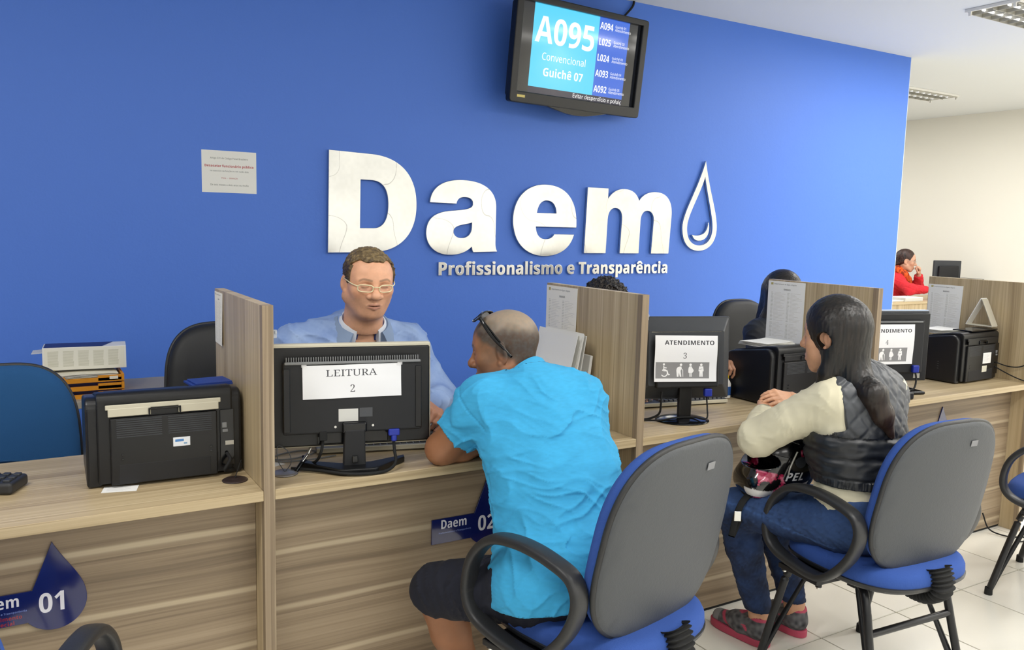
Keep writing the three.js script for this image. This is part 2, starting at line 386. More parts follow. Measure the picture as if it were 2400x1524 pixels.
letter([['M', 1172, 660], ['C', 1180, 500, 1310, 412, 1510, 412], ['C', 1750, 412, 1870, 520, 1870, 690], ['L', 1870, 1060], ['C', 1870, 1110, 1876, 1140, 1892, 1168], ['L', 1630, 1176], ['C', 1618, 1160, 1614, 1140, 1612, 1118], ['C', 1550, 1180, 1480, 1205, 1385, 1205], ['C', 1230, 1205, 1138, 1110, 1138, 975], ['C', 1138, 820, 1230, 755, 1400, 738], ['C', 1540, 724, 1616, 712, 1616, 660], ['C', 1616, 615, 1585, 592, 1535, 592], ['C', 1480, 592, 1452, 616, 1445, 664], ['L', 1172, 660]],
  [[['M', 1610, 858], ['C', 1560, 885, 1418, 880, 1418, 955], ['C', 1418, 1000, 1455, 1024, 1500, 1024], ['C', 1570, 1024, 1610, 975, 1610, 900], ['L', 1610, 858]]], [1138, 412, 1892, 1205], [1.959, 2.413, 1.262, 1.681], 'large polished steel letter a on the blue wall');
letter([['M', 775, 790], ['C', 785, 500, 660, 333, 425, 333], ['C', 215, 333, 80, 490, 80, 720], ['C', 80, 960, 220, 1108, 430, 1108], ['C', 600, 1108, 715, 1020, 752, 868], ['L', 528, 868], ['C', 510, 905, 480, 922, 430, 922], ['C', 365, 922, 330, 870, 325, 790], ['L', 775, 790]],
  [[['M', 333, 640], ['C', 345, 550, 380, 505, 440, 505], ['C', 505, 505, 540, 560, 545, 640], ['L', 333, 640]]], [80, 333, 775, 1108], [2.514, 2.966, 1.257, 1.681], 'large polished steel letter e on the blue wall');
letter([['M', 850, 1080], ['L', 868, 382], ['L', 1082, 382], ['L', 1080, 492], ['C', 1120, 420, 1180, 380, 1255, 380], ['C', 1335, 380, 1390, 420, 1415, 500], ['C', 1450, 430, 1520, 395, 1600, 395], ['C', 1730, 395, 1790, 490, 1790, 640], ['L', 1772, 1080], ['L', 1572, 1080], ['L', 1586, 740], ['C', 1590, 650, 1560, 606, 1515, 606], ['C', 1465, 606, 1442, 655, 1440, 720], ['L', 1432, 1080], ['L', 1225, 1080], ['L', 1236, 740], ['C', 1240, 640, 1215, 590, 1165, 590], ['C', 1110, 590, 1088, 640, 1084, 720], ['L', 1075, 1080], ['L', 850, 1080]],
  [], [850, 380, 1790, 1080], [3.03, 3.727, 1.275, 1.68], 'large polished steel letter m on the blue wall');
{ // drop emblem
  const t = thing('drop_emblem', 'outlined steel water drop with a crescent inside on the blue wall', 'emblem', [3.98, 1.295, LZ]);
  const s = new THREE.Shape(), h = new THREE.Path(), x = (v) => (v - 2105) / 395 * 0.317, y = (v) => (1055 - v) / 980 * 0.6;
  s.moveTo(x(2138), y(75)); s.bezierCurveTo(x(2200), y(420), x(2300), y(640), x(2300), y(810)); s.bezierCurveTo(x(2300), y(970), x(2210), y(1055), x(2105), y(1055));
  s.bezierCurveTo(x(1995), y(1055), x(1912), y(970), x(1912), y(800)); s.bezierCurveTo(x(1912), y(630), x(2060), y(400), x(2138), y(75));
  h.moveTo(x(2139), y(240)); h.bezierCurveTo(x(2180), y(470), x(2252), y(680), x(2252), y(810)); h.bezierCurveTo(x(2252), y(930), x(2190), y(998), x(2108), y(998));
  h.bezierCurveTo(x(2020), y(998), x(1962), y(930), x(1962), y(800)); h.bezierCurveTo(x(1962), y(660), x(2080), y(470), x(2139), y(240));
  s.holes.push(h);
  obj('outline', extrude(s, LD, 0.001, 30), steel, t);
  const c = new THREE.Shape();
  c.moveTo(x(2200), y(732)); c.bezierCurveTo(x(2235), y(850), x(2190), y(944), x(2105), y(944)); c.bezierCurveTo(x(2065), y(944), x(2035), y(920), x(2022), y(880));
  c.bezierCurveTo(x(2060), y(892), x(2110), y(892), x(2150), y(865)); c.bezierCurveTo(x(2185), y(838), x(2198), y(790), x(2200), y(732));
  obj('crescent', extrude(c, LD, 0.001, 20), steel, t);
}
const font = await new FontLoader().loadAsync('fonts/droid/droid_sans_bold.typeface.json');
{
  const text = 'Profissionalismo e Transparência', size = 0.084;
  const t = thing('slogan_lettering', 'small steel letters reading Profissionalismo e Transparência under the big letters', 'lettering', [2.033, 1.148, LZ]);
  let x = 0; const at = [];
  for (const ch of text) { const gl = font.data.glyphs[ch] ?? font.data.glyphs['e']; at.push(x); x += gl.ha * size / font.data.resolution; }
  const k = 1.69 / x;
  [...text].forEach((ch, i) => {
    if (ch === ' ') return;
    const g = new TextGeometry(ch, { font, size, depth: 0.01, curveSegments: 6, bevelEnabled: true, bevelThickness: 0.0006, bevelSize: 0.0018, bevelSegments: 1 });
    g.scale(k * 1.0, 0.86, 1); g.translate(at[i] * k, 0, 0);
    obj('letter', g, steelMatt, t);
  });
}
// notice taped to the wall
{
  const t = thing('wall_notice', 'white notice sheet with red and black lines on the blue wall', 'notice', [0.918, 1.658, WALL_Z + 0.001]);
  const tex = canvasTexture(850, 600, (g, w, h) => {
    g.fillStyle = '#f0f0ea'; g.fillRect(0, 0, w, h); g.textAlign = 'center';
    const line = (s, y, f, c) => { g.font = f; g.fillStyle = c; g.fillText(s, w / 2, y); };
    line('Artigo 331 do Código Penal Brasileiro', 120, '32px sans-serif', '#5c5f58');
    line('Desacatar funcionário público', 235, 'bold 48px sans-serif', '#b03034');
    line('no exercício da função ou em razão dela', 300, '30px sans-serif', '#6c6f68');
    line('Pena  -  detenção', 400, '30px sans-serif', '#b0605c');
    line('De seis meses a dois anos ou multa', 500, '34px sans-serif', '#5c5f58');
  });
  obj('sheet', sheet(0.283, 0.2, (u, v) => 0.0012 * Math.cos(u * 6), 6, 4, 0.0006), new THREE.MeshStandardMaterial({ map: tex, roughness: 0.7 }), t);
}

// ------------------------------------------------------------------ television
{
  const t = thing('wall_television', 'black television on the blue wall showing queue numbers', 'television', [2.85, 2.395, -1.965], rad(6));
  const W = 0.99, H = 0.572, A = rad(6.5);
  const tilt = (g) => g.rotateX(A);
  const outer = roundRect(W, H, 0.022), sw = 0.895, sh = 0.476, sy = 0.014;
  outer.holes.push(new THREE.Path(roundRect(sw, sh, 0.003, 0, sy).getPoints(4)));
  obj('bezel', tilt(extrude(outer, 0.03, 0.006, 12, 3).translate(0, 0, -0.005)), M.black, t);
  const chin = new THREE.Shape();
  chin.moveTo(-0.42, -0.262); chin.lineTo(0.42, -0.262); chin.bezierCurveTo(0.22, -0.275, 0.14, -0.318, 0.0, -0.318); chin.bezierCurveTo(-0.14, -0.318, -0.22, -0.275, -0.42, -0.262);
  obj('chin', tilt(extrude(chin, 0.028, 0.004, 20, 2).translate(0, 0, -0.004)), M.blackGloss, t);
  obj('housing', tilt(box(W - 0.05, H - 0.06, 0.06, 0, 0, -0.035, 0.02, 3)), M.black, t);
  obj('wall_bracket', [box(0.2, 0.2, 0.025, 0, 0.02, -0.128, 0.003), box(0.06, 0.12, 0.09, 0, 0.02, -0.085, 0.004)], M.charcoal, t);
  const tex = canvasTexture(1684, 956, (g, w, h) => {
    g.fillStyle = '#15171c'; g.fillRect(0, 0, w, h);
    const x0 = w * 0.098, x1 = w * 0.902, xm = x0 + (x1 - x0) * 0.665, yb = h * 0.925;
    g.fillStyle = '#4fd2fb'; g.fillRect(x0, 0, xm - x0, yb);
    g.fillStyle = '#2d66d8'; g.fillRect(xm, 0, x1 - xm, yb);
    g.fillStyle = '#141233'; g.fillRect(x0, yb, x1 - x0, h - yb);
    g.fillStyle = '#fff'; g.textBaseline = 'alphabetic'; g.textAlign = 'center';
    const put = (s, x, y, f, sx = 1, sy2 = 1) => { g.save(); g.font = f; g.translate(x, y); g.scale(sx, sy2); g.fillText(s, 0, 0); g.restore(); };
    const mx = (x0 + xm) / 2;
    put('A095', mx, h * 0.42, 'bold 410px sans-serif', 0.88, 0.95);
    put('Convencional', mx + 6, h * 0.61, '108px sans-serif', 0.95);
    put('Guichê 07', mx + 10, h * 0.79, 'bold 126px sans-serif', 0.95);
    g.textAlign = 'left';
    ['A094', 'L025', 'L024', 'A093', 'A092'].forEach((s, i) => {
      const y = h * (0.135 + i * 0.186);
      put(s, xm + 14, y, 'bold 98px sans-serif', 0.86, 1.1);
      put('Guichê 0' + (i + 1), xm + 236, y - 42, '40px sans-serif', 0.95); put('Atendimento', xm + 236, y - 4, '44px sans-serif', 0.95);
    });
    g.textAlign = 'right';
    put('Evitar desperdício e poluiç', x1 - 4, h * 0.983, '62px sans-serif', 1.0);
  });
  const screenMat = new THREE.MeshPhysicalMaterial({ color: 0x050506, emissive: 0xffffff, emissiveMap: tex, emissiveIntensity: 1.05, roughness: 0.07, clearcoat: 0.5, clearcoatRoughness: 0.1 });
  obj('screen', tilt(new THREE.PlaneGeometry(sw, sh).translate(0, sy, 0.006)), screenMat, t);
  const logo = canvasTexture(256, 64, (g, w, h) => { g.fillStyle = '#0c0d10'; g.fillRect(0, 0, w, h); g.fillStyle = '#cfd2d6'; g.font = 'bold 46px sans-serif'; g.textAlign = 'center'; g.fillText('PHILIPS', w / 2, 48); });
  obj('logo', tilt(box(0.062, 0.014, 0.001, -0.01, -0.276, 0.0295, 0.0003)), new THREE.MeshStandardMaterial({ map: logo, roughness: 0.4 }), t);
  obj('sticker', tilt(box(0.055, 0.014, 0.001, -0.42, -0.25, 0.0316, 0.0003)), std('#d9c877', 0.6), t);
  const l = new THREE.RectAreaLight(new THREE.Color(0.35, 0.65, 1), 0.5, sw * 0.8, sh * 0.9);
  l.position.set(0, sy, 0.06); l.rotation.set(A, Math.PI, 0);
  t.add(l);
  single('television_cable', 'black cable running from the television up to the ceiling', 'cable', tube([[3.05, 2.6, -2.06], [3.2, 2.67, -2.09], [3.29, 2.74, -2.11], [3.345, 2.8, -2.115], [3.35, 2.824, -2.115]], 0.007, 8), M.rubber);
}

// ------------------------------------------------------------------ printed papers
const person = { // white pictograms on a grey strip
  wheel(g) { g.lineWidth = 9; g.beginPath(); g.arc(0, 24, 30, -2.3, 2.6); g.stroke(); g.beginPath(); g.arc(-6, -54, 10, 0, 7); g.fill(); g.beginPath(); g.moveTo(-6, -40); g.lineTo(-4, 4); g.lineTo(28, 4); g.lineTo(40, 40); g.lineTo(54, 36); g.stroke(); g.beginPath(); g.moveTo(-6, -24); g.lineTo(22, -22); g.stroke(); },
  old(g) { g.beginPath(); g.arc(14, -50, 12, 0, 7); g.fill(); g.beginPath(); g.moveTo(20, -34); g.bezierCurveTo(-20, -40, -34, -16, -28, 14); g.lineTo(-24, 58); g.lineTo(-8, 58); g.lineTo(-4, 20); g.lineTo(6, 58); g.lineTo(20, 58); g.lineTo(12, 4); g.lineTo(22, -14); g.fill(); g.lineWidth = 6; g.beginPath(); g.moveTo(34, -4); g.lineTo(36, 58); g.stroke(); g.beginPath(); g.moveTo(16, -20); g.lineTo(34, 0); g.stroke(); },
  pregnant(g) { g.beginPath(); g.arc(-2, -50, 12, 0, 7); g.fill(); g.beginPath(); g.moveTo(-12, -36); g.lineTo(10, -36); g.bezierCurveTo(14, -16, 34, -8, 30, 8); g.lineTo(16, 24); g.lineTo(-20, 24); g.bezierCurveTo(-26, -4, -20, -30, -12, -36); g.fill(); g.fillRect(-10, 20, 8, 38); g.fillRect(2, 20, 8, 38); },
  baby(g) { g.beginPath(); g.arc(0, -50, 12, 0, 7); g.fill(); g.beginPath(); g.moveTo(-20, -36); g.lineTo(20, -36); g.lineTo(26, 8); g.lineTo(16, 10); g.lineTo(16, 58); g.lineTo(3, 58); g.lineTo(0, 18); g.lineTo(-3, 58); g.lineTo(-16, 58); g.lineTo(-16, 10); g.lineTo(-26, 8); g.fill(); g.fillStyle = '#8b8b8d'; g.lineWidth = 4; g.strokeStyle = '#8b8b8d'; g.beginPath(); g.moveTo(-18, -6); g.lineTo(12, -14); g.stroke(); },
};
function deskSign(title, number, pictograms, w, h) {
  const s = 4200, W = Math.round(w * s), H = Math.round(h * s);
  return canvasTexture(W, H, (g) => {
    g.fillStyle = '#eeeff2'; g.fillRect(0, 0, W, H); g.textAlign = 'center'; g.fillStyle = '#3c3d42';
    if (!pictograms) {
      g.font = '108px serif'; g.save(); g.translate(W * 0.49, H * 0.34); g.scale(1.28, 1.0); g.fillText(title, 0, 0); g.restore();
      g.font = '120px serif'; g.fillText(number, W * 0.5, H * 0.83); return;
    }
    g.fillStyle = '#34353a'; g.font = 'bold 100px sans-serif'; g.save(); g.translate(W * 0.55, H * 0.2); g.scale(W * 0.8 / g.measureText(title).width, 0.92); g.fillText(title, 0, 0); g.restore();
    g.font = '120px serif'; g.fillText(number, W * 0.48, H * 0.5);
    const y0 = H * 0.58, y1 = H * 0.93; g.fillStyle = '#8b8b8d'; g.fillRect(W * 0.02, y0, W * 0.86, y1 - y0);
    ['wheel', 'old', 'pregnant', 'baby'].forEach((k, i) => { g.save(); g.fillStyle = g.strokeStyle = '#f4f4f6'; g.translate(W * [0.16, 0.4, 0.58, 0.75][i], (y0 + y1) / 2); const q = (y1 - y0) / 146; g.scale(q, q); person[k](g); g.restore(); });
  });
}
const listTex = [1, 2, 3].map((k) => canvasTexture(560, 800, (g, w, h) => {
  g.fillStyle = k === 2 ? '#fffbee' : '#fffffa'; g.fillRect(0, 0, w, h);
  g.fillStyle = '#c2b676'; g.fillRect(40, 22, 36, 30); g.fillStyle = '#9a9a92'; g.font = 'bold 22px sans-serif'; g.fillText('Departamento de Água e Esgoto', 90, 46);
  g.fillStyle = '#55564f'; g.font = 'bold 28px sans-serif'; g.fillText('RAMAIS', 240, 118);
  let s = k * 77;
  const r = () => ((s = (s * 16807) % 2147483647) / 2147483647);
  for (const x0 of [50, 300]) for (let i = 0; i < 36; i++) { if (i === 23) continue; const y = 150 + i * 17; g.fillStyle = '#c4c3b6'; g.fillRect(x0, y, 30 + r() * 10, 5); g.fillStyle = '#dddbd0'; g.fillRect(x0 + 48, y, 60 + r() * 120, 4); }
}));
const blankTex = canvasTexture(256, 256, (g, w, h) => { g.fillStyle = '#f4f4f1'; g.fillRect(0, 0, w, h); g.fillStyle = '#b9bbc0'; for (let i = 0; i < 9; i++) g.fillRect(30, 40 + i * 20, 120 + (i * 53) % 70, 4); });

// ------------------------------------------------------------------ monitors (their backs are turned to the hall)
function cableTo(parent, plugX, plugY, plugZ, path, r = 0.0045, m = M.rubber) { obj('cable', tube([[plugX, plugY, plugZ], ...path], r, 8), m, parent); }
{ // wide monitor on the desk of the man in glasses
  const t = thing('monitor', 'wide black monitor seen from behind, with a sheet reading LEITURA 2', 'monitor', [0.812, TOP, -0.125], rad(-13));
  const w = 0.452, h = 0.292, cy = 0.207, tilt = (g) => g.translate(0, -cy, 0).rotateX(rad(-3)).translate(0, cy, 0);
  obj('bezel', tilt(box(w, h, 0.03, 0, cy, -0.012, 0.006, 3)), M.silverPaint, t);
  obj('back_cover', tilt(box(w - 0.008, h - 0.014, 0.016, 0, cy - 0.003, 0.0005, 0.005, 3)), M.black, t);
  obj('screen', tilt(box(w - 0.03, h - 0.035, 0.001, 0, cy + 0.003, -0.0275, 0.0003)), M.blackGloss, t);
  obj('rear_bulge', tilt(extrude(roundRect(0.386, 0.2, 0.008, 0, cy - 0.002), 0.03, 0.006, 6, 3).translate(0, 0, 0.005)), M.blackSoft, t);
  obj('side_recess', tilt(box(0.018, 0.176, 0.004, -0.182, cy - 0.006, 0.0415, 0.002)), M.blackGloss, t);
  obj('side_recess', tilt(box(0.018, 0.176, 0.004, 0.182, cy - 0.006, 0.0415, 0.002)), M.blackGloss, t);
  obj('vent_ledge', tilt(box(0.376, 0.008, 0.008, 0, cy + 0.096, 0.042, 0.003)), M.grey, t);
  const slits = [];
  for (let i = 0; i < 56; i++) slits.push(box(0.0028, 0.013, 0.006, -0.182 + i * 0.00662, cy + 0.105, 0.031, 0.0006));
  obj('vent_ribs', tilt(merge(slits)), M.grey, t).userData.kind = 'stuff';
  obj('rating_label', tilt(box(0.054, 0.035, 0.0006, -0.016, cy - 0.052, 0.0414, 0.0002)), std('#cfcfca', 0.6), t);
  obj('rating_label', tilt(box(0.036, 0.026, 0.0006, 0.033, cy - 0.046, 0.0414, 0.0002)), std('#45474b', 0.5), t);
  for (const s of [-1, 1]) obj('screw', tilt(cyl(0.0035, 0.0035, 0.002, 0, 0, 0, 12).rotateX(Math.PI / 2).translate(s * 0.052, cy - 0.084, 0.0418)), M.chrome, t);
  obj('port_recess', tilt(box(0.2, 0.045, 0.01, 0, cy - 0.115, 0.006, 0.003)), M.blackGloss, t);
  const neck = new THREE.Shape();
  neck.moveTo(-0.031, 0.012); neck.lineTo(0.031, 0.012); neck.lineTo(0.028, 0.118); neck.lineTo(-0.028, 0.118); neck.lineTo(-0.031, 0.012);
  const n = obj('stand_neck', extrude(neck, 0.022, 0.004, 4, 3).translate(0, 0, 0.036), M.blackSoft, t);
  obj('cable_hook', [box(0.016, 0.02, 0.006, 0, 0.035, 0.064, 0.002)], M.blackGloss, n);
  obj('hinge_block', box(0.068, 0.03, 0.05, 0, 0.123, 0.035, 0.006), M.blackGloss, t);
  const base = new THREE.Shape();     // a chevron foot, its elbow towards the hall
  base.moveTo(-0.145, 0.035); base.lineTo(-0.05, -0.06); base.quadraticCurveTo(-0.04, -0.068, -0.028, -0.068); base.lineTo(0.042, -0.068); base.quadraticCurveTo(0.054, -0.068, 0.063, -0.06);
  base.lineTo(0.15, 0.03); base.lineTo(0.152, 0.05); base.lineTo(0.045, 0.0); base.lineTo(-0.03, 0.0); base.lineTo(-0.145, 0.055);
  obj('stand_foot', extrude(base, 0.012, 0.003, 6, 2).rotateX(-Math.PI / 2).translate(0, 0.0035, 0.035), M.black, t);
  obj('vga_plug', tilt(merge([box(0.032, 0.02, 0.016, 0.112, cy - 0.107, 0.038, 0.004), box(0.016, 0.02, 0.014, 0.112, cy - 0.124, 0.038, 0.005)])), M.vga, t, 'blue video plug');
  obj('power_plug', tilt(box(0.022, 0.026, 0.016, -0.085, cy - 0.108, 0.036, 0.003)), M.rubber, t);
  obj('video_cable', tube([[0.112, 0.085, 0.038], [0.113, 0.05, 0.05], [0.112, 0.022, 0.075], [0.085, 0.008, 0.1], [0.02, 0.007, 0.115], [-0.03, 0.008, 0.107], [-0.1, 0.008, 0.06], [-0.17, 0.007, 0.02]], 0.0045, 8), M.rubber, t);
  obj('power_cable', tube([[-0.085, 0.088, 0.036], [-0.09, 0.06, 0.045], [-0.1, 0.03, 0.03], [-0.12, 0.008, -0.02], [-0.13, 0.006, -0.1]], 0.004, 8), M.rubber, t);
  const s = thing('desk_sign', 'white sheet reading LEITURA 2 taped to the back of the wide monitor', 'sign', [0.812, TOP, -0.125], rad(-13));
  obj('sheet', tilt(sheet(0.272, 0.093, (u, v) => 0.0012 * Math.sin(u * 9 + v * 5), 10, 6, 0.0005).rotateZ(rad(0.5)).translate(-0.004, cy + 0.0435, 0.0435)), new THREE.MeshStandardMaterial({ map: deskSign('LEITURA', '2', false, 0.272, 0.093), roughness: 0.55 }), s);
  for (const [x, y] of [[-0.136, 0.089], [0.128, 0.09]]) obj('tape', tilt(box(0.014, 0.008, 0.0004, x, cy + y, 0.0462, 0.0001)), new THREE.MeshPhysicalMaterial({ color: 0xffffff, transmission: 0.75, roughness: 0.25, thickness: 0 }), s);
}
{ // square monitor with a deep bevelled back
  const t = thing('monitor', 'square black monitor with sloping back edges and a sheet reading ATENDIMENTO 3', 'monitor', [2.09, TOP, -0.17], rad(-17));
  const w = 0.385, h = 0.302, cy = 0.228, tilt = (g) => g.translate(0, -cy, 0).rotateX(rad(-4)).translate(0, cy, 0);
  const ring = (rw, rh, z, dy = 0) => roundRect(rw, rh, 0.008, 0, cy + dy).getPoints(5).slice(0, -1).map((p) => V(p.x, p.y, z));
  const loft = (rings) => { // closed surface through outlines of equal count
    const n = rings[0].length, pos = [], idx = [];
    rings.forEach((r) => r.forEach((p) => pos.push(p.x, p.y, p.z)));
    for (let k = 0; k + 1 < rings.length; k++) for (let i = 0; i < n; i++) { const a = k * n + i, b = k * n + (i + 1) % n; idx.push(a, b, a + n, b, b + n, a + n); }
    for (const [k, flip] of [[0, true], [rings.length - 1, false]]) for (let i = 1; i + 1 < n; i++) idx.push(...(flip ? [k * n, k * n + i + 1, k * n + i] : [k * n, k * n + i, k * n + i + 1]));
    const g = new THREE.BufferGeometry();
    g.setAttribute('position', new THREE.Float32BufferAttribute(pos, 3)); g.setIndex(idx);
    return toCreasedNormals(g, 0.5);
  };
  obj('bezel', tilt(loft([ring(w - 0.006, h - 0.006, -0.022), ring(w, h, -0.018), ring(w, h, -0.004), ring(w - 0.004, h - 0.004, -0.001)])), M.charcoal, t);
  obj('screen', tilt(box(w - 0.04, h - 0.045, 0.001, 0, cy, -0.0222, 0.0003)), M.blackGloss, t);
  obj('back_cover', tilt(loft([ring(w - 0.006, h - 0.006, -0.002), ring(w - 0.085, h - 0.1, 0.04, 0.002), ring(w - 0.09, h - 0.105, 0.043, 0.002)])), M.charcoal, t);
  obj('vent_ledge', tilt(box(w - 0.105, 0.009, 0.01, 0, cy + 0.097, 0.038, 0.003)), M.silverPaint, t);
  obj('rear_bulge', tilt(box(w - 0.14, 0.17, 0.03, 0, cy - 0.02, 0.045, 0.008)), M.blackSoft, t);
  obj('stand_neck', box(0.05, 0.135, 0.02, 0, 0.072, 0.042, 0.005), M.black, t);
  obj('hinge_block', box(0.07, 0.03, 0.03, 0, 0.142, 0.05, 0.005), M.blackGloss, t);
  obj('stand_foot', new THREE.LatheGeometry([[0.0001, 0.016], [0.05, 0.014], [0.085, 0.009], [0.1, 0.004], [0.1, 0.0005], [0.0001, 0.0005]].map((p) => new THREE.Vector2(...p)), 40).scale(1, 1, 0.85).translate(0, 0, 0.03), M.blackGloss, t);
  obj('vga_plug', tilt(box(0.03, 0.03, 0.018, 0.085, cy - 0.125, 0.045, 0.005)), M.vga, t, 'blue video plug');
  obj('video_cable', tube([[0.085, 0.09, 0.046], [0.083, 0.05, 0.06], [0.06, 0.02, 0.1], [0.03, 0.0175, 0.06], [-0.05, 0.017, 0.06], [-0.09, 0.008, 0.05], [-0.15, 0.006, 0.03]], 0.003, 8), M.rubber, t);
  obj('power_cable', tube([[-0.09, 0.11, 0.04], [-0.095, 0.07, 0.05], [-0.1, 0.03, 0.045], [-0.14, 0.006, 0.02], [-0.16, 0.006, 0.0]], 0.004, 8), M.rubber, t);
  const s = thing('desk_sign', 'white sheet reading ATENDIMENTO 3 on the back of the square monitor', 'sign', [2.09, TOP, -0.17], rad(-17));
  obj('sheet', tilt(sheet(0.243, 0.166, (u, v) => 0.002 * Math.sin(v * 7), 6, 10, 0.0005).rotateZ(rad(-1)).translate(-0.012, cy + 0.002, 0.0645)), new THREE.MeshStandardMaterial({ map: deskSign('ATENDIMENTO', '3', true, 0.243, 0.166), roughness: 0.35 }), s);
}
{ // the last monitor
  const t = thing('monitor', 'black monitor with a silver top edge coloured as if lit blue and a sheet reading ATENDIMENTO 4', 'monitor', [3.335, TOP, -0.2], rad(-17));
  const w = 0.418, h = 0.318, cy = 0.2;
  obj('bezel', box(w, h, 0.03, 0, cy, -0.012, 0.006, 3), M.charcoal, t);
  obj('top_edge', box(w - 0.012, 0.004, 0.026, 0, cy + h / 2 + 0.0005, -0.012, 0.0015), std('#b9cbe6', 0.35), t);  // pale blue colour paints in the bluish light along the top
  obj('back_cover', box(w - 0.004, h - 0.012, 0.02, 0, cy - 0.005, 0.002, 0.005, 3), M.black, t);
  obj('screen', box(w - 0.03, h - 0.035, 0.001, 0, cy + 0.003, -0.0275, 0.0003), M.blackGloss, t);
  obj('rear_bulge', box(w - 0.09, h - 0.08, 0.03, 0, cy, 0.02, 0.008), M.blackSoft, t);
  obj('vent_ledge', box(w - 0.12, 0.006, 0.006, 0, cy + 0.112, 0.036, 0.002), M.grey, t);
  obj('stand_neck', box(0.06, 0.09, 0.025, 0, 0.046, 0.03, 0.005), M.blackSoft, t);
  obj('stand_foot', box(0.24, 0.014, 0.18, 0, 0.0075, 0.03, 0.006, 3), M.blackGloss, t);
  obj('vga_plug', box(0.032, 0.034, 0.018, 0.12, cy - 0.098, 0.044, 0.005), M.vga, t, 'blue video plug');
  obj('video_cable', tube([[0.12, 0.09, 0.046], [0.116, 0.06, 0.06], [0.09, 0.02, 0.08], [0.05, 0.016, 0.08], [0.0, 0.017, 0.04]], 0.004, 8), M.rubber, t);
  obj('lock_plate', box(0.034, 0.02, 0.002, 0.155, cy - 0.135, 0.0125, 0.0006), M.silver, t);
  const s = thing('desk_sign', 'white sheet reading ATENDIMENTO 4 on the back of the last monitor', 'sign', [3.335, TOP, -0.2], rad(-17));
  obj('sheet', sheet(0.268, 0.178, (u, v) => 0.002 * Math.sin(v * 6 + 1), 6, 10, 0.0005).translate(-0.03, cy + 0.013, 0.042), new THREE.MeshStandardMaterial({ map: deskSign('ATENDIMENTO', '4', true, 0.268, 0.178), roughness: 0.5 }), s);
}

// ------------------------------------------------------------------ laser printers: their rear sides face the hall
function laserPrinter(label, pos, turn, k = 1, trim = M.black) {
  const t = thing('laser_printer', label, 'printer', pos, turn, 'black laser printers');
  const w = 0.372 * k, h = 0.25 * k, d = 0.27 * k;
  // side profile (z, y): the rear stands upright, the top is stepped, the front is rounded
  const side = new THREE.Shape();
  side.moveTo(0, 0.012); side.lineTo(0, h * 0.9); side.quadraticCurveTo(0, h * 0.97, -0.02, h * 0.98); side.lineTo(-0.06, h * 0.965); side.lineTo(-d + 0.05, h * 0.84); side.quadraticCurveTo(-d, h * 0.81, -d, h * 0.65); side.lineTo(-d, 0.012); side.lineTo(0, 0.012);
  obj('body', extrude(side, w - 0.05, 0.004, 10, 2).rotateY(-Math.PI / 2).translate(w / 2 - 0.025, 0, 0).applyMatrix4(new THREE.Matrix4().makeScale(1, 1, 1)), M.black, t);
  for (const s of [-1, 1]) {
    const c = new THREE.Shape();
    c.moveTo(-0.012, 0.004); c.lineTo(-0.012, h * 0.8); c.quadraticCurveTo(-0.014, h * 0.94, -0.05, h * 0.93); c.lineTo(-d + 0.045, h * 0.82); c.quadraticCurveTo(-d + 0.006, h * 0.8, -d + 0.006, h * 0.66); c.lineTo(-d + 0.006, 0.004); c.lineTo(-0.012, 0.004);
    obj('side_cover', extrude(c, 0.022, 0.007, 10, 3).rotateY(-Math.PI / 2).translate(s * (w / 2 - 0.013) + 0.011, 0, 0), M.printerCase, t);
  }
  const door = obj('rear_door', box(w * 0.7, h * 0.7, 0.012, -w * 0.015, h * 0.38, 0.003, 0.004, 2), M.black, t);
  obj('silver_strip', [box(w * 0.27, h * 0.085, 0.006, -w * 0.24, h * 0.79, 0.0085, 0.002), box(w * 0.27, h * 0.085, 0.006, w * 0.21, h * 0.79, 0.0085, 0.002), box(w * 0.75, h * 0.05, 0.006, -w * 0.015, h * 0.845, 0.0075, 0.002)], trim, t);
  obj('door_handle', [box(w * 0.19, h * 0.02, 0.008, -w * 0.015, h * 0.81, 0.012, 0.002), box(w * 0.012, h * 0.07, 0.008, -w * 0.115, h * 0.785, 0.012, 0.002), box(w * 0.012, h * 0.07, 0.008, w * 0.085, h * 0.785, 0.012, 0.002)], M.blackGloss, t);
  const vents = [];
  for (let i = 0; i < 9; i++) for (const s of [-1, 1]) vents.push(box(w * 0.29, 0.0026, 0.003, -w * 0.015 + s * w * 0.165, h * (0.53 + i * 0.022), 0.0085, 0.0008));
  obj('vent_slats', merge(vents), M.charcoal, door).userData.kind = 'stuff';
  for (const s of [-1, 1]) for (const y of [0.3, 0.345]) obj('socket', box(0.006, 0.006, 0.002, s * w * 0.29, h * y, 0.0092, 0.001), M.blackGloss, door);
  obj('tray_recess', box(w * 0.6, h * 0.2, 0.002, -w * 0.015, h * 0.14, 0.0088, 0.001), M.blackSoft, door);
  obj('socket_bay', box(w * 0.1, h * 0.62, 0.004, w * 0.405, h * 0.42, 0.001, 0.002), M.blackGloss, t);
  obj('port', [box(0.012, 0.014, 0.006, w * 0.385, h * 0.56, 0.004, 0.001), box(0.014, 0.008, 0.006, w * 0.39, h * 0.5, 0.004, 0.001)], M.grey, t);
  obj('top_seam', box(w * 0.72, 0.002, d * 0.55, -w * 0.015, h * 0.94, -d * 0.36, 0.0008).translate(0, -h * 0.94, d * 0.36).rotateX(-0.16).translate(0, h * 0.928, -d * 0.36), M.charcoal, t);
  return { t, w, h, d };
}
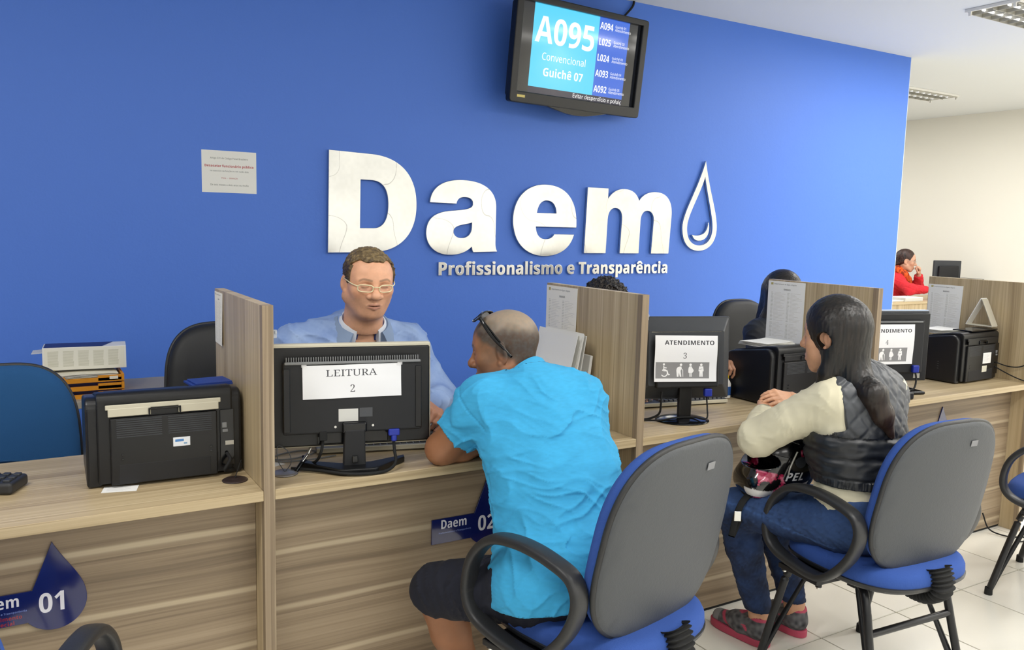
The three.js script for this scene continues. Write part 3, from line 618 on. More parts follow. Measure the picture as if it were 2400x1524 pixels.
{
  const { t, w, h } = laserPrinter('black laser printer with a silver strip, left of the first divider panel', [0.329, TOP, -0.192], rad(-2), 1, M.silverPaint);
  const tex = canvasTexture(256, 150, (g, W, H) => { g.fillStyle = '#e6ebf2'; g.fillRect(0, 0, W, H); g.fillStyle = '#4d86c8'; g.fillRect(30, 34, 130, 40); g.fillStyle = '#7fa3c8'; g.fillRect(160, 92, 50, 28); });
  obj('label', box(0.042, 0.024, 0.0008, 0.034, h * 0.43, 0.0096, 0.0003), new THREE.MeshStandardMaterial({ map: tex, roughness: 0.5 }), t, 'white and blue sticker');
  obj('data_plate', box(0.022, 0.012, 0.001, w * 0.42, h * 0.36, 0.0035, 0.0004), M.silver, t);
  obj('power_cable', tube([[w * 0.4, h * 0.25, 0.006], [w * 0.41, h * 0.2, 0.03], [w * 0.37, h * 0.1, 0.036], [w * 0.39, 0.02, 0.03], [w * 0.46, 0.008, -0.02], [w * 0.47, 0.006, -0.1]], 0.005, 8), M.rubber, t);
}
{
  const { t, w, h, d } = laserPrinter('black printer with white sheets on top, in front of the woman in the vest', [2.752, TOP, -0.158], rad(0), 0.98);
  obj('side_opening', box(0.004, h * 0.22, d * 0.3, -w / 2 - 0.001, h * 0.17, -d * 0.3, 0.002), M.blackGloss, t);
}
{
  const { t, w, h, d } = laserPrinter('black printer with two white labels beside the last divider panel', [3.982, TOP, -0.146], rad(3), 0.985);
  obj('label', box(0.075, 0.052, 0.0008, 0.045, h * 0.46, 0.0098, 0.0003), new THREE.MeshStandardMaterial({ map: blankTex, roughness: 0.5 }), t, 'white printed label');
  obj('label', box(0.044, 0.03, 0.0008, 0.028, h * 0.25, 0.0098, 0.0003), std('#dcdac9', 0.5), t, 'small cream label');
  for (let i = 0; i < 4; i++) obj('indicator', box(0.001, 0.003, 0.008, -w / 2 - 0.0045, h * (0.26 + i * 0.045), -0.1, 0.0004), M.grey, t);
  obj('top_flap', box(w * 0.66, 0.006, d * 0.35, w * 0.1, h * 1.0, -d * 0.2, 0.002), M.blackGloss, t);
}
// sheets on the printers
for (const [x, z, y, r, label] of [[2.70, -0.32, 0.222, 0.1, 'white sheets lying on the printer before the woman in the vest'], [3.93, -0.33, 0.222, -0.05, 'white sheets lying on the printer by the last divider panel']]) {
  const t = thing('paper_sheets', label, 'papers', [x, TOP + y, z], r);
  for (let i = 0; i < 5; i++) obj('sheet', sheet(0.2, 0.13, (u, v) => 0.002 * Math.sin(u * 4 + i), 4, 4, 0.0008).rotateX(-Math.PI / 2).rotateY((i - 2) * 0.05).translate(0, 0.006 + i * 0.0028, 0), M.paper, t);
}
single('paper_slip', 'small white slip of paper under the edge of the first printer', 'paper', sheet(0.082, 0.05, () => 0, 2, 2, 0.0006).rotateX(-Math.PI / 2), new THREE.MeshStandardMaterial({ map: blankTex, roughness: 0.8 }), [0.212, TOP + 0.0012, -0.178], rad(-14));
single('blue_folder', 'dark blue folder lying on top of the first printer', 'folder', [box(0.11, 0.006, 0.09, 0, 0, 0, 0.001), box(0.1, 0.004, 0.085, 0.004, 0.005, 0, 0.0008)], std('#25408f', 0.5), [0.46, TOP + 0.232, -0.33], rad(6));

// ------------------------------------------------------------------ keyboards and mice
function keyboard(label, pos, turn, body, keyM) {
  const t = thing('keyboard', label, 'keyboard', pos, turn, 'desk keyboards');
  obj('case', box(0.44, 0.018, 0.15, 0, 0.011, 0, 0.006, 3), body, t);
  obj('wrist_edge', box(0.44, 0.006, 0.02, 0, 0.017, 0.066, 0.003), M.silverPaint, t);
  obj('rear_edge', box(0.438, 0.014, 0.006, 0, 0.012, -0.0745, 0.002), M.silverPaint, t);
  const kg = new THREE.CylinderGeometry(0.0085, 0.0115, 0.008, 4, 1).rotateY(Math.PI / 4);
  kg.computeVertexNormals();
  const flat = kg.toNonIndexed(); flat.computeVertexNormals();
  for (let r = 0; r < 6; r++) for (let c = 0; c < 21; c++) {
    if (c === 15 || (r === 0 && c > 15)) continue;
    const m = new THREE.Mesh(flat, keyM); m.name = 'key'; m.castShadow = m.receiveShadow = true;
    m.position.set(-0.205 + c * 0.0203, 0.023, -0.058 + r * 0.0195); t.add(m);
  }
  return t;
}
keyboard('grey and black keyboard behind the LEITURA monitor', [0.985, TOP, -0.285], rad(-15 + 180), M.grey, std('#3c3e42', 0.5));
keyboard('dark keyboard behind the square monitor', [2.255, TOP, -0.4], rad(-10 + 180), M.charcoal, std('#4a4c50', 0.5));
const mouseGeo = (() => { const g = new THREE.SphereGeometry(1, 24, 14); g.scale(0.03, 0.026, 0.052); const p = g.attributes.position; for (let i = 0; i < p.count; i++) p.setY(i, Math.max(0, p.getY(i)) * (p.getZ(i) > 0 ? 1 : 0.9)); g.computeVertexNormals(); return g; })();
{
  const t = thing('computer_mouse', 'black mouse under the hand of the man in glasses', 'mouse', [1.165, TOP + 0.0005, -0.36], rad(25));
  obj('shell', mouseGeo, M.black, t); obj('wheel', cyl(0.008, 0.008, 0.006, 0, 0, 0, 14).rotateZ(Math.PI / 2).translate(0, 0.02, 0.03), M.grey, t);
}

// ------------------------------------------------------------------ small things on the desks
{
  const t = thing('key_pad', 'black keypad lying at the left end of the counter', 'keypad', [-0.082, TOP, -0.315], rad(-24));
  obj('case', box(0.165, 0.03, 0.095, 0, 0.016, 0, 0.009, 3), M.plastic, t);
  for (let i = 0; i < 6; i++) for (let j = 0; j < 3; j++) obj('button', box(0.017, 0.007, 0.018, -0.066 + i * 0.026, 0.0325, -0.028 + j * 0.027, 0.003), M.charcoal, t);
}
{
  const t = thing('counter_pen', 'silver pen chained to a round grey base, in front of the LEITURA monitor', 'pen', [0.618, TOP, -0.125]);
  obj('base', new THREE.LatheGeometry([[0.0001, 0.007], [0.03, 0.006], [0.036, 0.003], [0.036, 0.0006], [0.0001, 0.0006]].map((p) => new THREE.Vector2(...p)), 32), std('#8a8583', 0.3, { metalness: 0.5 }), t);
  obj('pen_holder', rod([0.03, 0.004, 0.004], [0.062, 0.028, -0.022], 0.006), M.blackGloss, t);
  obj('pen', [rod([0.05, 0.02, -0.012], [0.075, 0.04, -0.03], 0.0048), rod([0.075, 0.04, -0.03], [0.112, 0.1, -0.055], 0.0048)], M.chrome, t);
  obj('cord', tube([[0.0, 0.006, 0], [-0.018, 0.04, 0.0], [-0.012, 0.075, -0.02], [0.012, 0.06, -0.01], [0.018, 0.03, 0.0], [0.002, 0.007, 0.002]], 0.0012, 6), M.charcoal, t);
}
{
  const t = thing('pen_base', 'round dark pen base lying beside the first printer', 'pen stand', [0.485, TOP, -0.125]);
  obj('base', new THREE.LatheGeometry([[0.0001, 0.006], [0.028, 0.005], [0.033, 0.0025], [0.033, 0.0006], [0.0001, 0.0006]].map((p) => new THREE.Vector2(...p)), 32), std('#3a2f2e', 0.3), t);
  obj('cord', tube([[0.0, 0.006, 0], [0.012, 0.03, -0.012], [0.024, 0.045, -0.03], [0.03, 0.02, -0.05]], 0.0014, 6), M.rubber, t);
}
single('cable_loop', 'thin grey cable looped on the desk behind the LEITURA monitor', 'cable', tube([[0.6, 0, -0.28], [0.66, 0, -0.25], [0.73, 0, -0.27], [0.76, 0, -0.3], [0.72, 0, -0.325], [0.64, 0, -0.3], [0.63, 0, -0.24], [0.72, 0, -0.22], [0.8, 0, -0.23]].map(([x, y, z]) => [x, TOP + 0.0035, z]), 0.0022, 6), M.grey);
single('desk_note', 'white note paper at the foot of the first divider panel', 'paper', sheet(0.07, 0.07, () => 0, 2, 2, 0.0006).rotateX(-Math.PI / 2), M.paper, [0.6, TOP + 0.0012, -0.235], rad(20));
{ // glue
  const t = thing('glue_bottle', 'white glue bottle with a yellow cap beside the middle printer', 'bottle', [2.535, TOP, -0.375]);
  const L = (pts, n = 24) => new THREE.LatheGeometry(pts.map((p) => new THREE.Vector2(...p)), n);
  obj('body', L([[0.0001, 0.0005], [0.017, 0.0005], [0.019, 0.004], [0.019, 0.06], [0.014, 0.072], [0.009, 0.078], [0.009, 0.084], [0.0001, 0.084]]), M.white, t);
  obj('cap', L([[0.0001, 0.083], [0.0095, 0.083], [0.0095, 0.09], [0.006, 0.1], [0.004, 0.112], [0.0001, 0.113]]), std('#e6c91c', 0.4), t, 'yellow nozzle cap');
  obj('label', L([[0.0193, 0.014], [0.0195, 0.0145], [0.0195, 0.05], [0.0193, 0.0505]]), std('#27559a', 0.5), t, 'blue label');
}
{
  const t = thing('card_reader', 'small white and black card reader under the last monitor', 'card reader', [3.24, TOP, -0.075], rad(-10));
  obj('case', box(0.075, 0.03, 0.13, 0, 0.016, 0, 0.007, 3), M.black, t);
  obj('paper', sheet(0.07, 0.1, (u, v) => 0.01 * v, 4, 4, 0.0008).rotateX(-Math.PI / 2 + 0.2).translate(0.004, 0.05, -0.01), M.paper, t);
}
// papers taped to the divider panels (their left faces)
function panelPaper(label, x, y0, y1, z0, z1, tex, curl = 0.004) {
  const t = thing('posted_list', label, 'paper', [x - 0.0014, (y0 + y1) / 2, (z0 + z1) / 2], -Math.PI / 2);
  obj('sheet', sheet(Math.abs(z1 - z0), y1 - y0, (u, v) => curl * (0.5 - v) * (u + 0.5), 5, 8, 0.0006), new THREE.MeshStandardMaterial({ map: tex, roughness: 0.75 }), t);
}
panelPaper('printed list taped to the divider panel left of the LEITURA monitor', PX[0], 1.055, 1.212, -0.562, -0.452, listTex[1]);
panelPaper('printed list on the divider panel behind the man in turquoise', PX[1], 0.935, 1.212, -0.5655, -0.362, listTex[1], 0.006);
panelPaper('printed list on the divider panel behind the woman in the vest', PX[2], 0.945, 1.214, -0.5655, -0.358, listTex[2], 0.002);
panelPaper('white printed list with a curled edge on the last divider panel', PX[3], 0.93, 1.181, -0.563, -0.375, listTex[0], 0.012);
for (const [i, who] of [[0, 'by the LEITURA monitor'], [1, 'above the square monitor'], [2, 'above the last monitor']]) single('panel_clip', 'small clear plastic clip on the edge of the divider panel ' + who, 'clip', [box(0.012, 0.022, 0.004, 0, 0, 0, 0.0015), box(0.006, 0.008, 0.01, 0.003, 0.004, 0, 0.0015)], new THREE.MeshPhysicalMaterial({ color: '#dfe4ea', roughness: 0.2, transmission: 0.5, thickness: 0 }), [PX[i] + PT + 0.0055, 1.145, -0.012]);
{ // inkjet printer behind the man in turquoise, sheets standing in its feeder
  const t = thing('inkjet_printer', 'white inkjet printer partly hidden behind the man in turquoise', 'printer', [1.6, TOP, -0.36], 0);
  obj('body', box(0.24, 0.15, 0.36, 0, 0.077, 0, 0.018, 3), M.white, t);
  obj('lid', box(0.2, 0.012, 0.33, -0.01, 0.157, 0, 0.005, 2), M.white, t);
  obj('side_port', box(0.03, 0.012, 0.006, 0.07, 0.1, 0.181, 0.002), M.charcoal, t);
  obj('power_cable', tube([[0.07, 0.1, 0.185], [0.09, 0.1, 0.21], [0.115, 0.08, 0.225], [0.12, 0.05, 0.22], [0.12, 0.01, 0.2], [0.118, 0.006, 0.1]], 0.0045, 8), M.rubber, t);
  obj('feeder', box(0.012, 0.12, 0.24, 0.105, 0.2, 0, 0.003).rotateZ(-0.12), M.white, t);
  const p = thing('feeder_sheets', 'white sheets standing upright in the feeder of the inkjet printer', 'papers', [1.6, TOP, -0.36], 0);
  for (let i = 0; i < 7; i++) obj('sheet', sheet(0.225 + (i % 3) * 0.012, 0.17, (u, v) => 0.006 * Math.sin(u * 2 + i), 5, 5, 0.0008).rotateY(-Math.PI / 2).rotateZ(-0.16 - i * 0.012).translate(0.085 - i * 0.0075, 0.235 + (i % 2) * 0.008, 0.03 - (i % 3) * 0.014), M.paper, p);
}
{ // triangular card stand on the last printer
  const t = thing('tent_card', 'folded white card standing as a triangle on the last printer', 'card', [4.125, TOP + 0.255, -0.235], rad(90));
  const bar = (a, b) => { const g = box(Math.hypot(b[0] - a[0], b[1] - a[1]), 0.004, 0.05, 0, 0, 0, 0.0012); g.rotateZ(Math.atan2(b[1] - a[1], b[0] - a[0])); return g.translate((a[0] + b[0]) / 2, (a[1] + b[1]) / 2, 0); };
  obj('panel', bar([-0.065, 0.004], [-0.004, 0.135]), std('#b9b3a2', 0.6), t); obj('panel', bar([0.0, 0.138], [0.066, 0.003]), M.paper, t); obj('panel', bar([-0.064, 0.003], [0.064, 0.003]), M.paperWarm, t);
}
for (const [pts, label] of [[[[4.12, TOP + 0.09, -0.165], [4.15, TOP + 0.07, -0.1], [4.16, TOP + 0.075, -0.05], [4.168, TOP + 0.1, -0.01]], 'thin black cable rising from the last printer'], [[[4.12, TOP + 0.07, -0.165], [4.14, TOP + 0.03, -0.08], [4.155, TOP + 0.012, -0.03], [4.16, TOP + 0.006, 0.004], [4.16, TOP - 0.06, 0.012]], 'thin black cable hanging over the front edge by the last divider panel']]) single('printer_cable', label, 'cable', tube(pts, 0.0028, 6), M.rubber);
single('floor_cable', 'small loop of black cable on the floor by the last divider panel', 'cable', tube([[4.0, 0.1, -0.075], [4.03, 0.02, -0.05], [4.06, 0.006, 0.03], [4.12, 0.005, 0.06], [4.1, 0.005, 0.1], [4.02, 0.005, 0.08]], 0.0035, 6), M.rubber);
single('floor_sticker', 'white sticker with black print on the floor under the woman', 'sticker', sheet(0.16, 0.05, () => 0, 2, 2, 0.0005).rotateX(-Math.PI / 2), new THREE.MeshStandardMaterial({ map: canvasTexture(320, 100, (g, w, h) => { g.fillStyle = '#eeeee8'; g.fillRect(0, 0, w, h); g.fillStyle = '#222'; g.font = 'bold 60px sans-serif'; g.fillText('24', 170, 74); }), roughness: 0.5 }), [2.235, 0.0012, -0.03], 0.05);

// ------------------------------------------------------------------ side table with letter trays behind the first desk
{
  const t = thing('side_table', 'grey side table behind the first desk', 'table', [0.02, 0, -1.56]);
  obj('table_top', extrude(roundRect(1.1, 0.42, 0.04), 0.022, 0.003, 8, 2).rotateX(-Math.PI / 2).translate(0, TOP - 0.025, 0), new THREE.MeshStandardMaterial({ color: new THREE.Color('#b3ab9d'), roughness: 0.6, bumpMap: weaveTex, bumpScale: 0.002 }), t);
  for (const [x, z] of [[-1, -1], [-1, 1], [1, -1], [1, 1]]) obj('leg', rod([x * 0.48, 0.0005, z * 0.16], [x * 0.48, TOP - 0.025, z * 0.16], 0.016), M.tubeBlack, t);
}
const trayWood = new THREE.MeshStandardMaterial({ color: new THREE.Color('#d08a22'), roughness: 0.45, map: woodTex });
for (let i = 0; i < 3; i++) {
  const t = thing('letter_tray', ['orange wooden letter tray, lowest of the stack on the side table', 'orange wooden letter tray, middle of the stack on the side table', 'orange wooden letter tray, top of the stack holding papers'][i], 'tray', [0.2, TOP - 0.002 + i * 0.031, -1.5], 0, 'wooden letter trays');
  const y = 0.0;
  const tm = std('#d98f1e', 0.5);
  obj('bottom', span(-0.16, y + 0.001, -0.13, 0.152, y + 0.005, 0.105, 0.001), tm, t);
  obj('side', span(-0.16, y + 0.005, -0.13, -0.15, y + 0.028, 0.105, 0.001), tm, t); obj('side', span(0.142, y + 0.005, -0.13, 0.152, y + 0.028, 0.105, 0.001), tm, t);
  obj('front_rail', [span(-0.15, y + 0.005, 0.096, -0.05, y + 0.026, 0.105, 0.001), span(0.06, y + 0.005, 0.096, 0.142, y + 0.026, 0.105, 0.001), span(-0.15, y + 0.003, 0.096, 0.142, y + 0.018, 0.105, 0.001)], tm, t);
  if (i === 2) obj('label_holder', box(0.03, 0.012, 0.002, 0.115, y + 0.016, 0.1065, 0.0006), M.paperWarm, t);
}
{
  const t = thing('tray_papers', 'loose papers lying in the top letter tray', 'papers', [0.2, TOP + 0.095, -1.51]);
  for (let i = 0; i < 6; i++) obj('sheet', sheet(0.27 - i * 0.004, 0.2, (u, v) => 0.004 * Math.cos(u * 3), 6, 4, 0.0012).rotateX(-Math.PI / 2).rotateY((i % 3 - 1) * 0.02).translate((i % 3 - 1) * 0.006, -0.026 + i * 0.0042, 0.01), i % 3 === 2 ? M.paperWarm : M.paper, t);
}
{
  const t = thing('toner_box', 'white printed carton with a navy top, lying on the letter trays', 'box', [0.228, TOP + 0.103, -1.52], rad(-5));
  const tex = canvasTexture(840, 270, (g, w, h) => { g.fillStyle = '#e9e7da'; g.fillRect(0, 0, w, h); g.fillStyle = '#c9c7b4'; for (let c = 0; c < 5; c++) for (let i = 0; i < 14; i++) g.fillRect(34 + c * 158, 40 + i * 14, 112 - (i * 37 % 9), 8); });
  const b = obj('carton', box(0.288, 0.088, 0.12, 0, 0.044, 0, 0.002), M.white, t);
  obj('printed_side', new THREE.PlaneGeometry(0.275, 0.084).translate(0, 0.044, 0.0605), new THREE.MeshStandardMaterial({ map: tex, roughness: 0.5 }), b);
  const navy = new THREE.Shape(); navy.moveTo(-0.139, -0.059); navy.lineTo(0.06, -0.059); navy.lineTo(0.1, 0.059); navy.lineTo(-0.139, 0.059);
  obj('navy_print', new THREE.ShapeGeometry(navy).rotateX(-Math.PI / 2).translate(0, 0.0885, 0), std('#1c2160', 0.45), b);
  obj('torn_flap', box(0.04, 0.002, 0.1, -0.156, 0.078, -0.01, 0.0006).rotateZ(0.08), M.white, t);
}
single('yellow_envelope', 'dull yellow envelope sticking out of the papers beside the carton', 'envelope', sheet(0.1, 0.16, (u, v) => 0.01 * u, 4, 4, 0.002).rotateX(-Math.PI / 2), std('#a8953a', 0.7), [0.055, TOP + 0.1, -1.53], 0.2);

// ------------------------------------------------------------------ chairs
// a cushion or shell: an outline in x-y scaled ring by ring along z, then bent
function padGeo(outline, rings, bend = null, crease = 0.9) {
  const n = outline.length, pos = [], idx = [];
  for (const [s, z] of rings) for (const p of outline) pos.push(p.x * s, p.y * s, z);
  for (let k = 0; k + 1 < rings.length; k++) for (let i = 0; i < n; i++) { const a = k * n + i, b = k * n + (i + 1) % n; idx.push(a, b, a + n, b, b + n, a + n); }
  const first = pos.length / 3; pos.push(0, 0, rings[0][1]);
  const last = pos.length / 3; pos.push(0, 0, rings[rings.length - 1][1]);
  const k = (rings.length - 1) * n;
  for (let i = 0; i < n; i++) { idx.push(first, (i + 1) % n, i); idx.push(last, k + i, k + (i + 1) % n); }
  if (bend) for (let i = 0; i < pos.length; i += 3) { const q = bend(pos[i], pos[i + 1], pos[i + 2]); pos[i] = q[0]; pos[i + 1] = q[1]; pos[i + 2] = q[2]; }
  const g = new THREE.BufferGeometry();
  g.setAttribute('position', new THREE.Float32BufferAttribute(pos, 3)); g.setIndex(idx);
  const h = toCreasedNormals(g, crease);
  h.computeBoundingBox();
  const p = h.attributes.position, uv = new Float32Array(p.count * 2);
  for (let i = 0; i < p.count; i++) { uv[i * 2] = p.getX(i); uv[i * 2 + 1] = p.getY(i); }
  h.setAttribute('uv', new THREE.BufferAttribute(uv, 2));
  return h;
}
// a swept tube whose section (half-widths a, b across the two normals) changes along the way
function sweep(points, section, n = 16, steps = 60, closed = false, side = null, power = 2) {
  const c = new THREE.CatmullRomCurve3(points.map((p) => V(...p)), closed, 'centripetal'), pos = [], idx = [], uv = [];
  const S = closed ? steps : steps + 1;
  for (let i = 0; i < S; i++) {
    const t = i / steps, p = c.getPointAt(t % 1), d = c.getTangentAt(t % 1);
    const u = (side ? side.clone() : Math.abs(d.y) > 0.95 ? V(1, 0, 0) : V(0, 1, 0).cross(d)).normalize();
    u.addScaledVector(d, -u.dot(d)).normalize();
    const v = d.clone().cross(u), [a, b] = section(t);
    for (let k = 0; k < n; k++) {
      const w = k / n * Math.PI * 2, cc = Math.cos(w), ss = Math.sin(w), x = Math.sign(cc) * Math.abs(cc) ** (2 / power) * a, y = Math.sign(ss) * Math.abs(ss) ** (2 / power) * b;
      pos.push(p.x + u.x * x + v.x * y, p.y + u.y * x + v.y * y, p.z + u.z * x + v.z * y); uv.push(t, k / n);
    }
  }
  for (let i = 0; i < (closed ? steps : steps); i++) for (let k = 0; k < n; k++) { const a = i * n + k, b = i * n + (k + 1) % n, e = ((i + 1) % S) * n + k, f = ((i + 1) % S) * n + (k + 1) % n; idx.push(a, b, e, b, f, e); }
  if (!closed) for (let k = 1; k + 1 < n; k++) { idx.push(0, k + 1, k); const o = steps * n; idx.push(o, o + k, o + k + 1); }
  const g = new THREE.BufferGeometry();
  g.setAttribute('position', new THREE.Float32BufferAttribute(pos, 3)); g.setAttribute('uv', new THREE.Float32BufferAttribute(uv, 2)); g.setIndex(idx);
  g.computeVertexNormals();
  return g;
}
const backOutline = (w, h) => squircle(w, h, 3.15, 64).map((p) => new THREE.Vector2(p.x * (1 - 0.09 * (p.y / h) - 0.16 * (p.y / h) ** 2), p.y));
const DOME = [[0.35, -0.05], [0.7, -0.0485], [0.88, -0.043], [0.96, -0.034], [0.995, -0.02], [1, -0.006], [0.99, 0.0]];
const SHELL = [[0.985, -0.002], [1.005, 0.004], [1.005, 0.013], [0.985, 0.0185], [0.955, 0.021], [0.8, 0.0255], [0.4, 0.028]];
function chairBack(t, W, H, cy, cz, lean, fabric, shell, curve = 0.35) {
  const out = backOutline(W, H);
  const place = (g) => g.rotateX(lean).translate(0, cy, cz);
  const bend = (x, y, z) => [x, y, z - curve * x * x - 0.25 * Math.max(0, -y) * 0.12 + 0.12 * y * y];
  obj('backrest', place(padGeo(out, DOME, bend)), fabric, t);
  obj('back_shell', place(padGeo(out, SHELL, bend, 0.7)), shell, t);
  const rim = out.map((p) => { const q = bend(p.x * 1.004, p.y * 1.004, 0.006); return q; });
  obj('edge_trim', place(new THREE.TubeGeometry(new THREE.CatmullRomCurve3(rim.map((q) => V(...q)), true), 128, 0.0075, 8, true)), M.plastic, t);
  return place;
}
const ARM = [[-0.183, 0.485], [-0.163, 0.568], [-0.1, 0.63], [-0.009, 0.648], [0.094, 0.638], [0.16, 0.614], [0.177, 0.57], [0.147, 0.486], [0.06, 0.398], [0.02, 0.388], [-0.132, 0.412], [-0.17, 0.44]];
function visitorChair(label, pos, turn) {
  const t = thing('visitor_chair', label, 'chair', pos, turn, 'blue visitor chairs in front of the counter');
  const seatOut = squircle(0.45, 0.47, 3.0, 56);
  const seatBend = (x, y, z) => [x, y, z + (y < -0.1 ? -(y + 0.1) * (y + 0.1) * 0.9 : 0)];
  const lay = (g) => g.rotateX(-Math.PI / 2);        // outline y becomes -z (front is -z): so flip
  const place = (g) => lay(g).rotateY(Math.PI).translate(0, 0.405, 0.025);
  obj('seat', place(padGeo(seatOut, [[0.985, 0.0], [1, 0.012], [0.995, 0.03], [0.965, 0.045], [0.9, 0.054], [0.7, 0.058], [0.35, 0.057]], seatBend)), M.chairBlue, t);
  obj('seat_shell', place(padGeo(seatOut, [[0.4, -0.022], [0.85, -0.02], [0.96, -0.014], [1.005, -0.004], [1.01, 0.004], [0.985, 0.007]], seatBend, 0.7)), M.plastic, t);
  const back = chairBack(t, 0.465, 0.47, 0.675, 0.225, rad(10), M.chairBlue, M.shell);
  obj('maker_label', back(box(0.028, 0.018, 0.0014, 0.06, 0.172, 0.0312, 0.0004)), std('#85868a', 0.5), t);
  // ribbed sleeve over the back support
  const bellows = obj('ribbed_sleeve', sweep([[0, 0.375, 0.12], [0, 0.364, 0.19], [0, 0.37, 0.235], [0, 0.4, 0.265], [0, 0.43, 0.262], [0, 0.462, 0.25]], (q) => { const r = 0.5 + 0.5 * Math.cos(q * Math.PI * 2 * 19); return [0.036 + 0.008 * r, 0.019 + 0.008 * r]; }, 20, 230, false, V(1, 0, 0), 2.6), M.rubber, t);
  for (const s of [-1, 1]) {
    obj('armrest', sweep(ARM.map(([z, y]) => [s * 0.256, y, z]), () => [0.0235, 0.0125], 16, 110, true, V(1, 0, 0), 3.2), M.plastic, t);
    obj('arm_bracket', [span(s * 0.17, 0.368, -0.11, s * 0.275, 0.384, 0.05, 0.003), rod([s * 0.256, 0.36, -0.1], [s * 0.256, 0.402, -0.1], 0.01), rod([s * 0.256, 0.36, 0.04], [s * 0.256, 0.392, 0.04], 0.01)], M.tubeBlack, t);
    for (const z of [-0.1, 0.04]) obj('bolt', cyl(0.006, 0.006, 0.006, s * 0.256, 0.357, z, 10), M.chrome, t);
    const f = obj('leg', sweep([[s * 0.15, 0.37, -0.08], [s * 0.2, 0.368, -0.105], [s * 0.218, 0.34, -0.118], [s * 0.23, 0.2, -0.155], [s * 0.243, 0.012, -0.2]], () => [0.0125, 0.0125], 14, 40), M.tubeBlack, t);
    const r = obj('leg', sweep([[s * 0.13, 0.37, 0.08], [s * 0.165, 0.366, 0.13], [s * 0.175, 0.335, 0.15], [s * 0.187, 0.2, 0.185], [s * 0.2, 0.012, 0.23]], () => [0.0125, 0.0125], 14, 40), M.tubeBlack, t);
    obj('foot_cap', cyl(0.0145, 0.0155, 0.028, s * 0.243, 0.0145, -0.2, 16), M.rubber, f);
    obj('foot_cap', cyl(0.0145, 0.0155, 0.028, s * 0.2, 0.0145, 0.23, 16), M.rubber, r);
  }
  obj('stretcher', rod([-0.183, 0.25, 0.172], [0.183, 0.25, 0.172], 0.011), M.tubeBlack, t);
  obj('seat_support', [span(-0.17, 0.362, -0.09, 0.17, 0.378, -0.06, 0.003), span(-0.17, 0.362, 0.07, 0.17, 0.378, 0.1, 0.003), span(-0.03, 0.37, -0.06, 0.03, 0.382, 0.16, 0.003)], M.tubeBlack, t);
  return t;
}
const chair1 = visitorChair('blue visitor chair with a grey back shell, carrying the man in turquoise', [1.28, 0, 0.415], rad(13));
function anotherChair(label, pos, turn) { const c = chair1.clone(); c.name = numbered('visitor_chair'); c.position.set(...pos); c.rotation.y = turn; c.scale.setScalar(1); c.userData = { ...chair1.userData, label }; scene.add(c); return c; }
anotherChair('blue visitor chair with a grey back shell, carrying the woman in the quilted vest', [2.332, 0, 0.48], rad(-4));
anotherChair('empty blue visitor chair cut off by the right edge of the photo', [3.62, 0, 0.47], rad(15));
chair1.scale.setScalar(1.045);
anotherChair('blue visitor chair of which only an armrest shows at the bottom left', [-0.165, 0, 0.36], rad(-23));

function officeChair(label, pos, turn, fabric, w, h, cy) {
  const t = thing('office_chair', label, 'chair', pos, turn, 'office chairs behind the counter');
  const place = (g) => g.rotateX(-Math.PI / 2).rotateY(Math.PI).translate(0, 0.44, 0.0);
  const so = squircle(0.48, 0.46, 3, 48);
  obj('seat', place(padGeo(so, [[0.97, -0.02], [1, 0.0], [0.995, 0.025], [0.96, 0.045], [0.88, 0.054], [0.6, 0.058], [0.3, 0.058]])), fabric, t);
  const back = chairBack(t, w, h, cy, 0.24, rad(7), fabric, M.plastic, 0.3);
  obj('back_seam', back(tube([[-0.1, -0.085, 0], [-0.06, -0.055, 0], [0, -0.046, 0], [0.06, -0.055, 0], [0.1, -0.085, 0]].map(([x, y]) => [x, y, -0.0545 - 0.3 * x * x + 0.12 * y * y]), 0.003, 8)), fabric, t);
  obj('back_support', sweep([[0, 0.42, 0.1], [0, 0.41, 0.25], [0, 0.46, 0.3], [0, 0.62, 0.29]], () => [0.035, 0.012], 12, 30, false, V(1, 0, 0), 3), M.tubeBlack, t);
  obj('column', [cyl(0.028, 0.028, 0.24, 0, 0.22, 0), cyl(0.05, 0.035, 0.06, 0, 0.4, 0)], M.tubeBlack, t);
  for (let i = 0; i < 5; i++) {
    const a = i / 5 * Math.PI * 2 + 0.3, x = Math.cos(a), z = Math.sin(a);
    const l = obj('base_leg', sweep([[x * 0.02, 0.115, z * 0.02], [x * 0.15, 0.1, z * 0.15], [x * 0.28, 0.07, z * 0.28]], (q) => [0.022 - 0.008 * q, 0.014 - 0.004 * q], 10, 12), M.plastic, t);
    obj('caster', new THREE.CylinderGeometry(0.026, 0.026, 0.03, 16).rotateZ(Math.PI / 2).rotateY(-a).translate(x * 0.27, 0.027, z * 0.27), M.rubber, l);
  }
  return t;
}
officeChair('blue-green office chair at the far left behind the first desk', [-0.05, 0, -0.69], rad(180), M.chairTeal, 0.43, 0.5, 0.705);
officeChair('black office chair standing before the blue wall, half hidden by the first divider panel', [0.71, 0, -1.07], rad(180), M.chairBlack, 0.44, 0.47, 0.785);
officeChair('black office chair of the clerk with curly hair', [2.27, 0, -1.0], rad(180 + 4), M.chairBlack, 0.42, 0.45, 0.7);
officeChair('black office chair of the clerk with long dark hair', [3.62, 0, -1.12], rad(180 - 4), M.chairBlack, 0.44, 0.5, 0.785);
officeChair('black office chair of the man in glasses', [1.0, 0, -0.9], rad(180), M.chairBlack, 0.42, 0.42, 0.66);

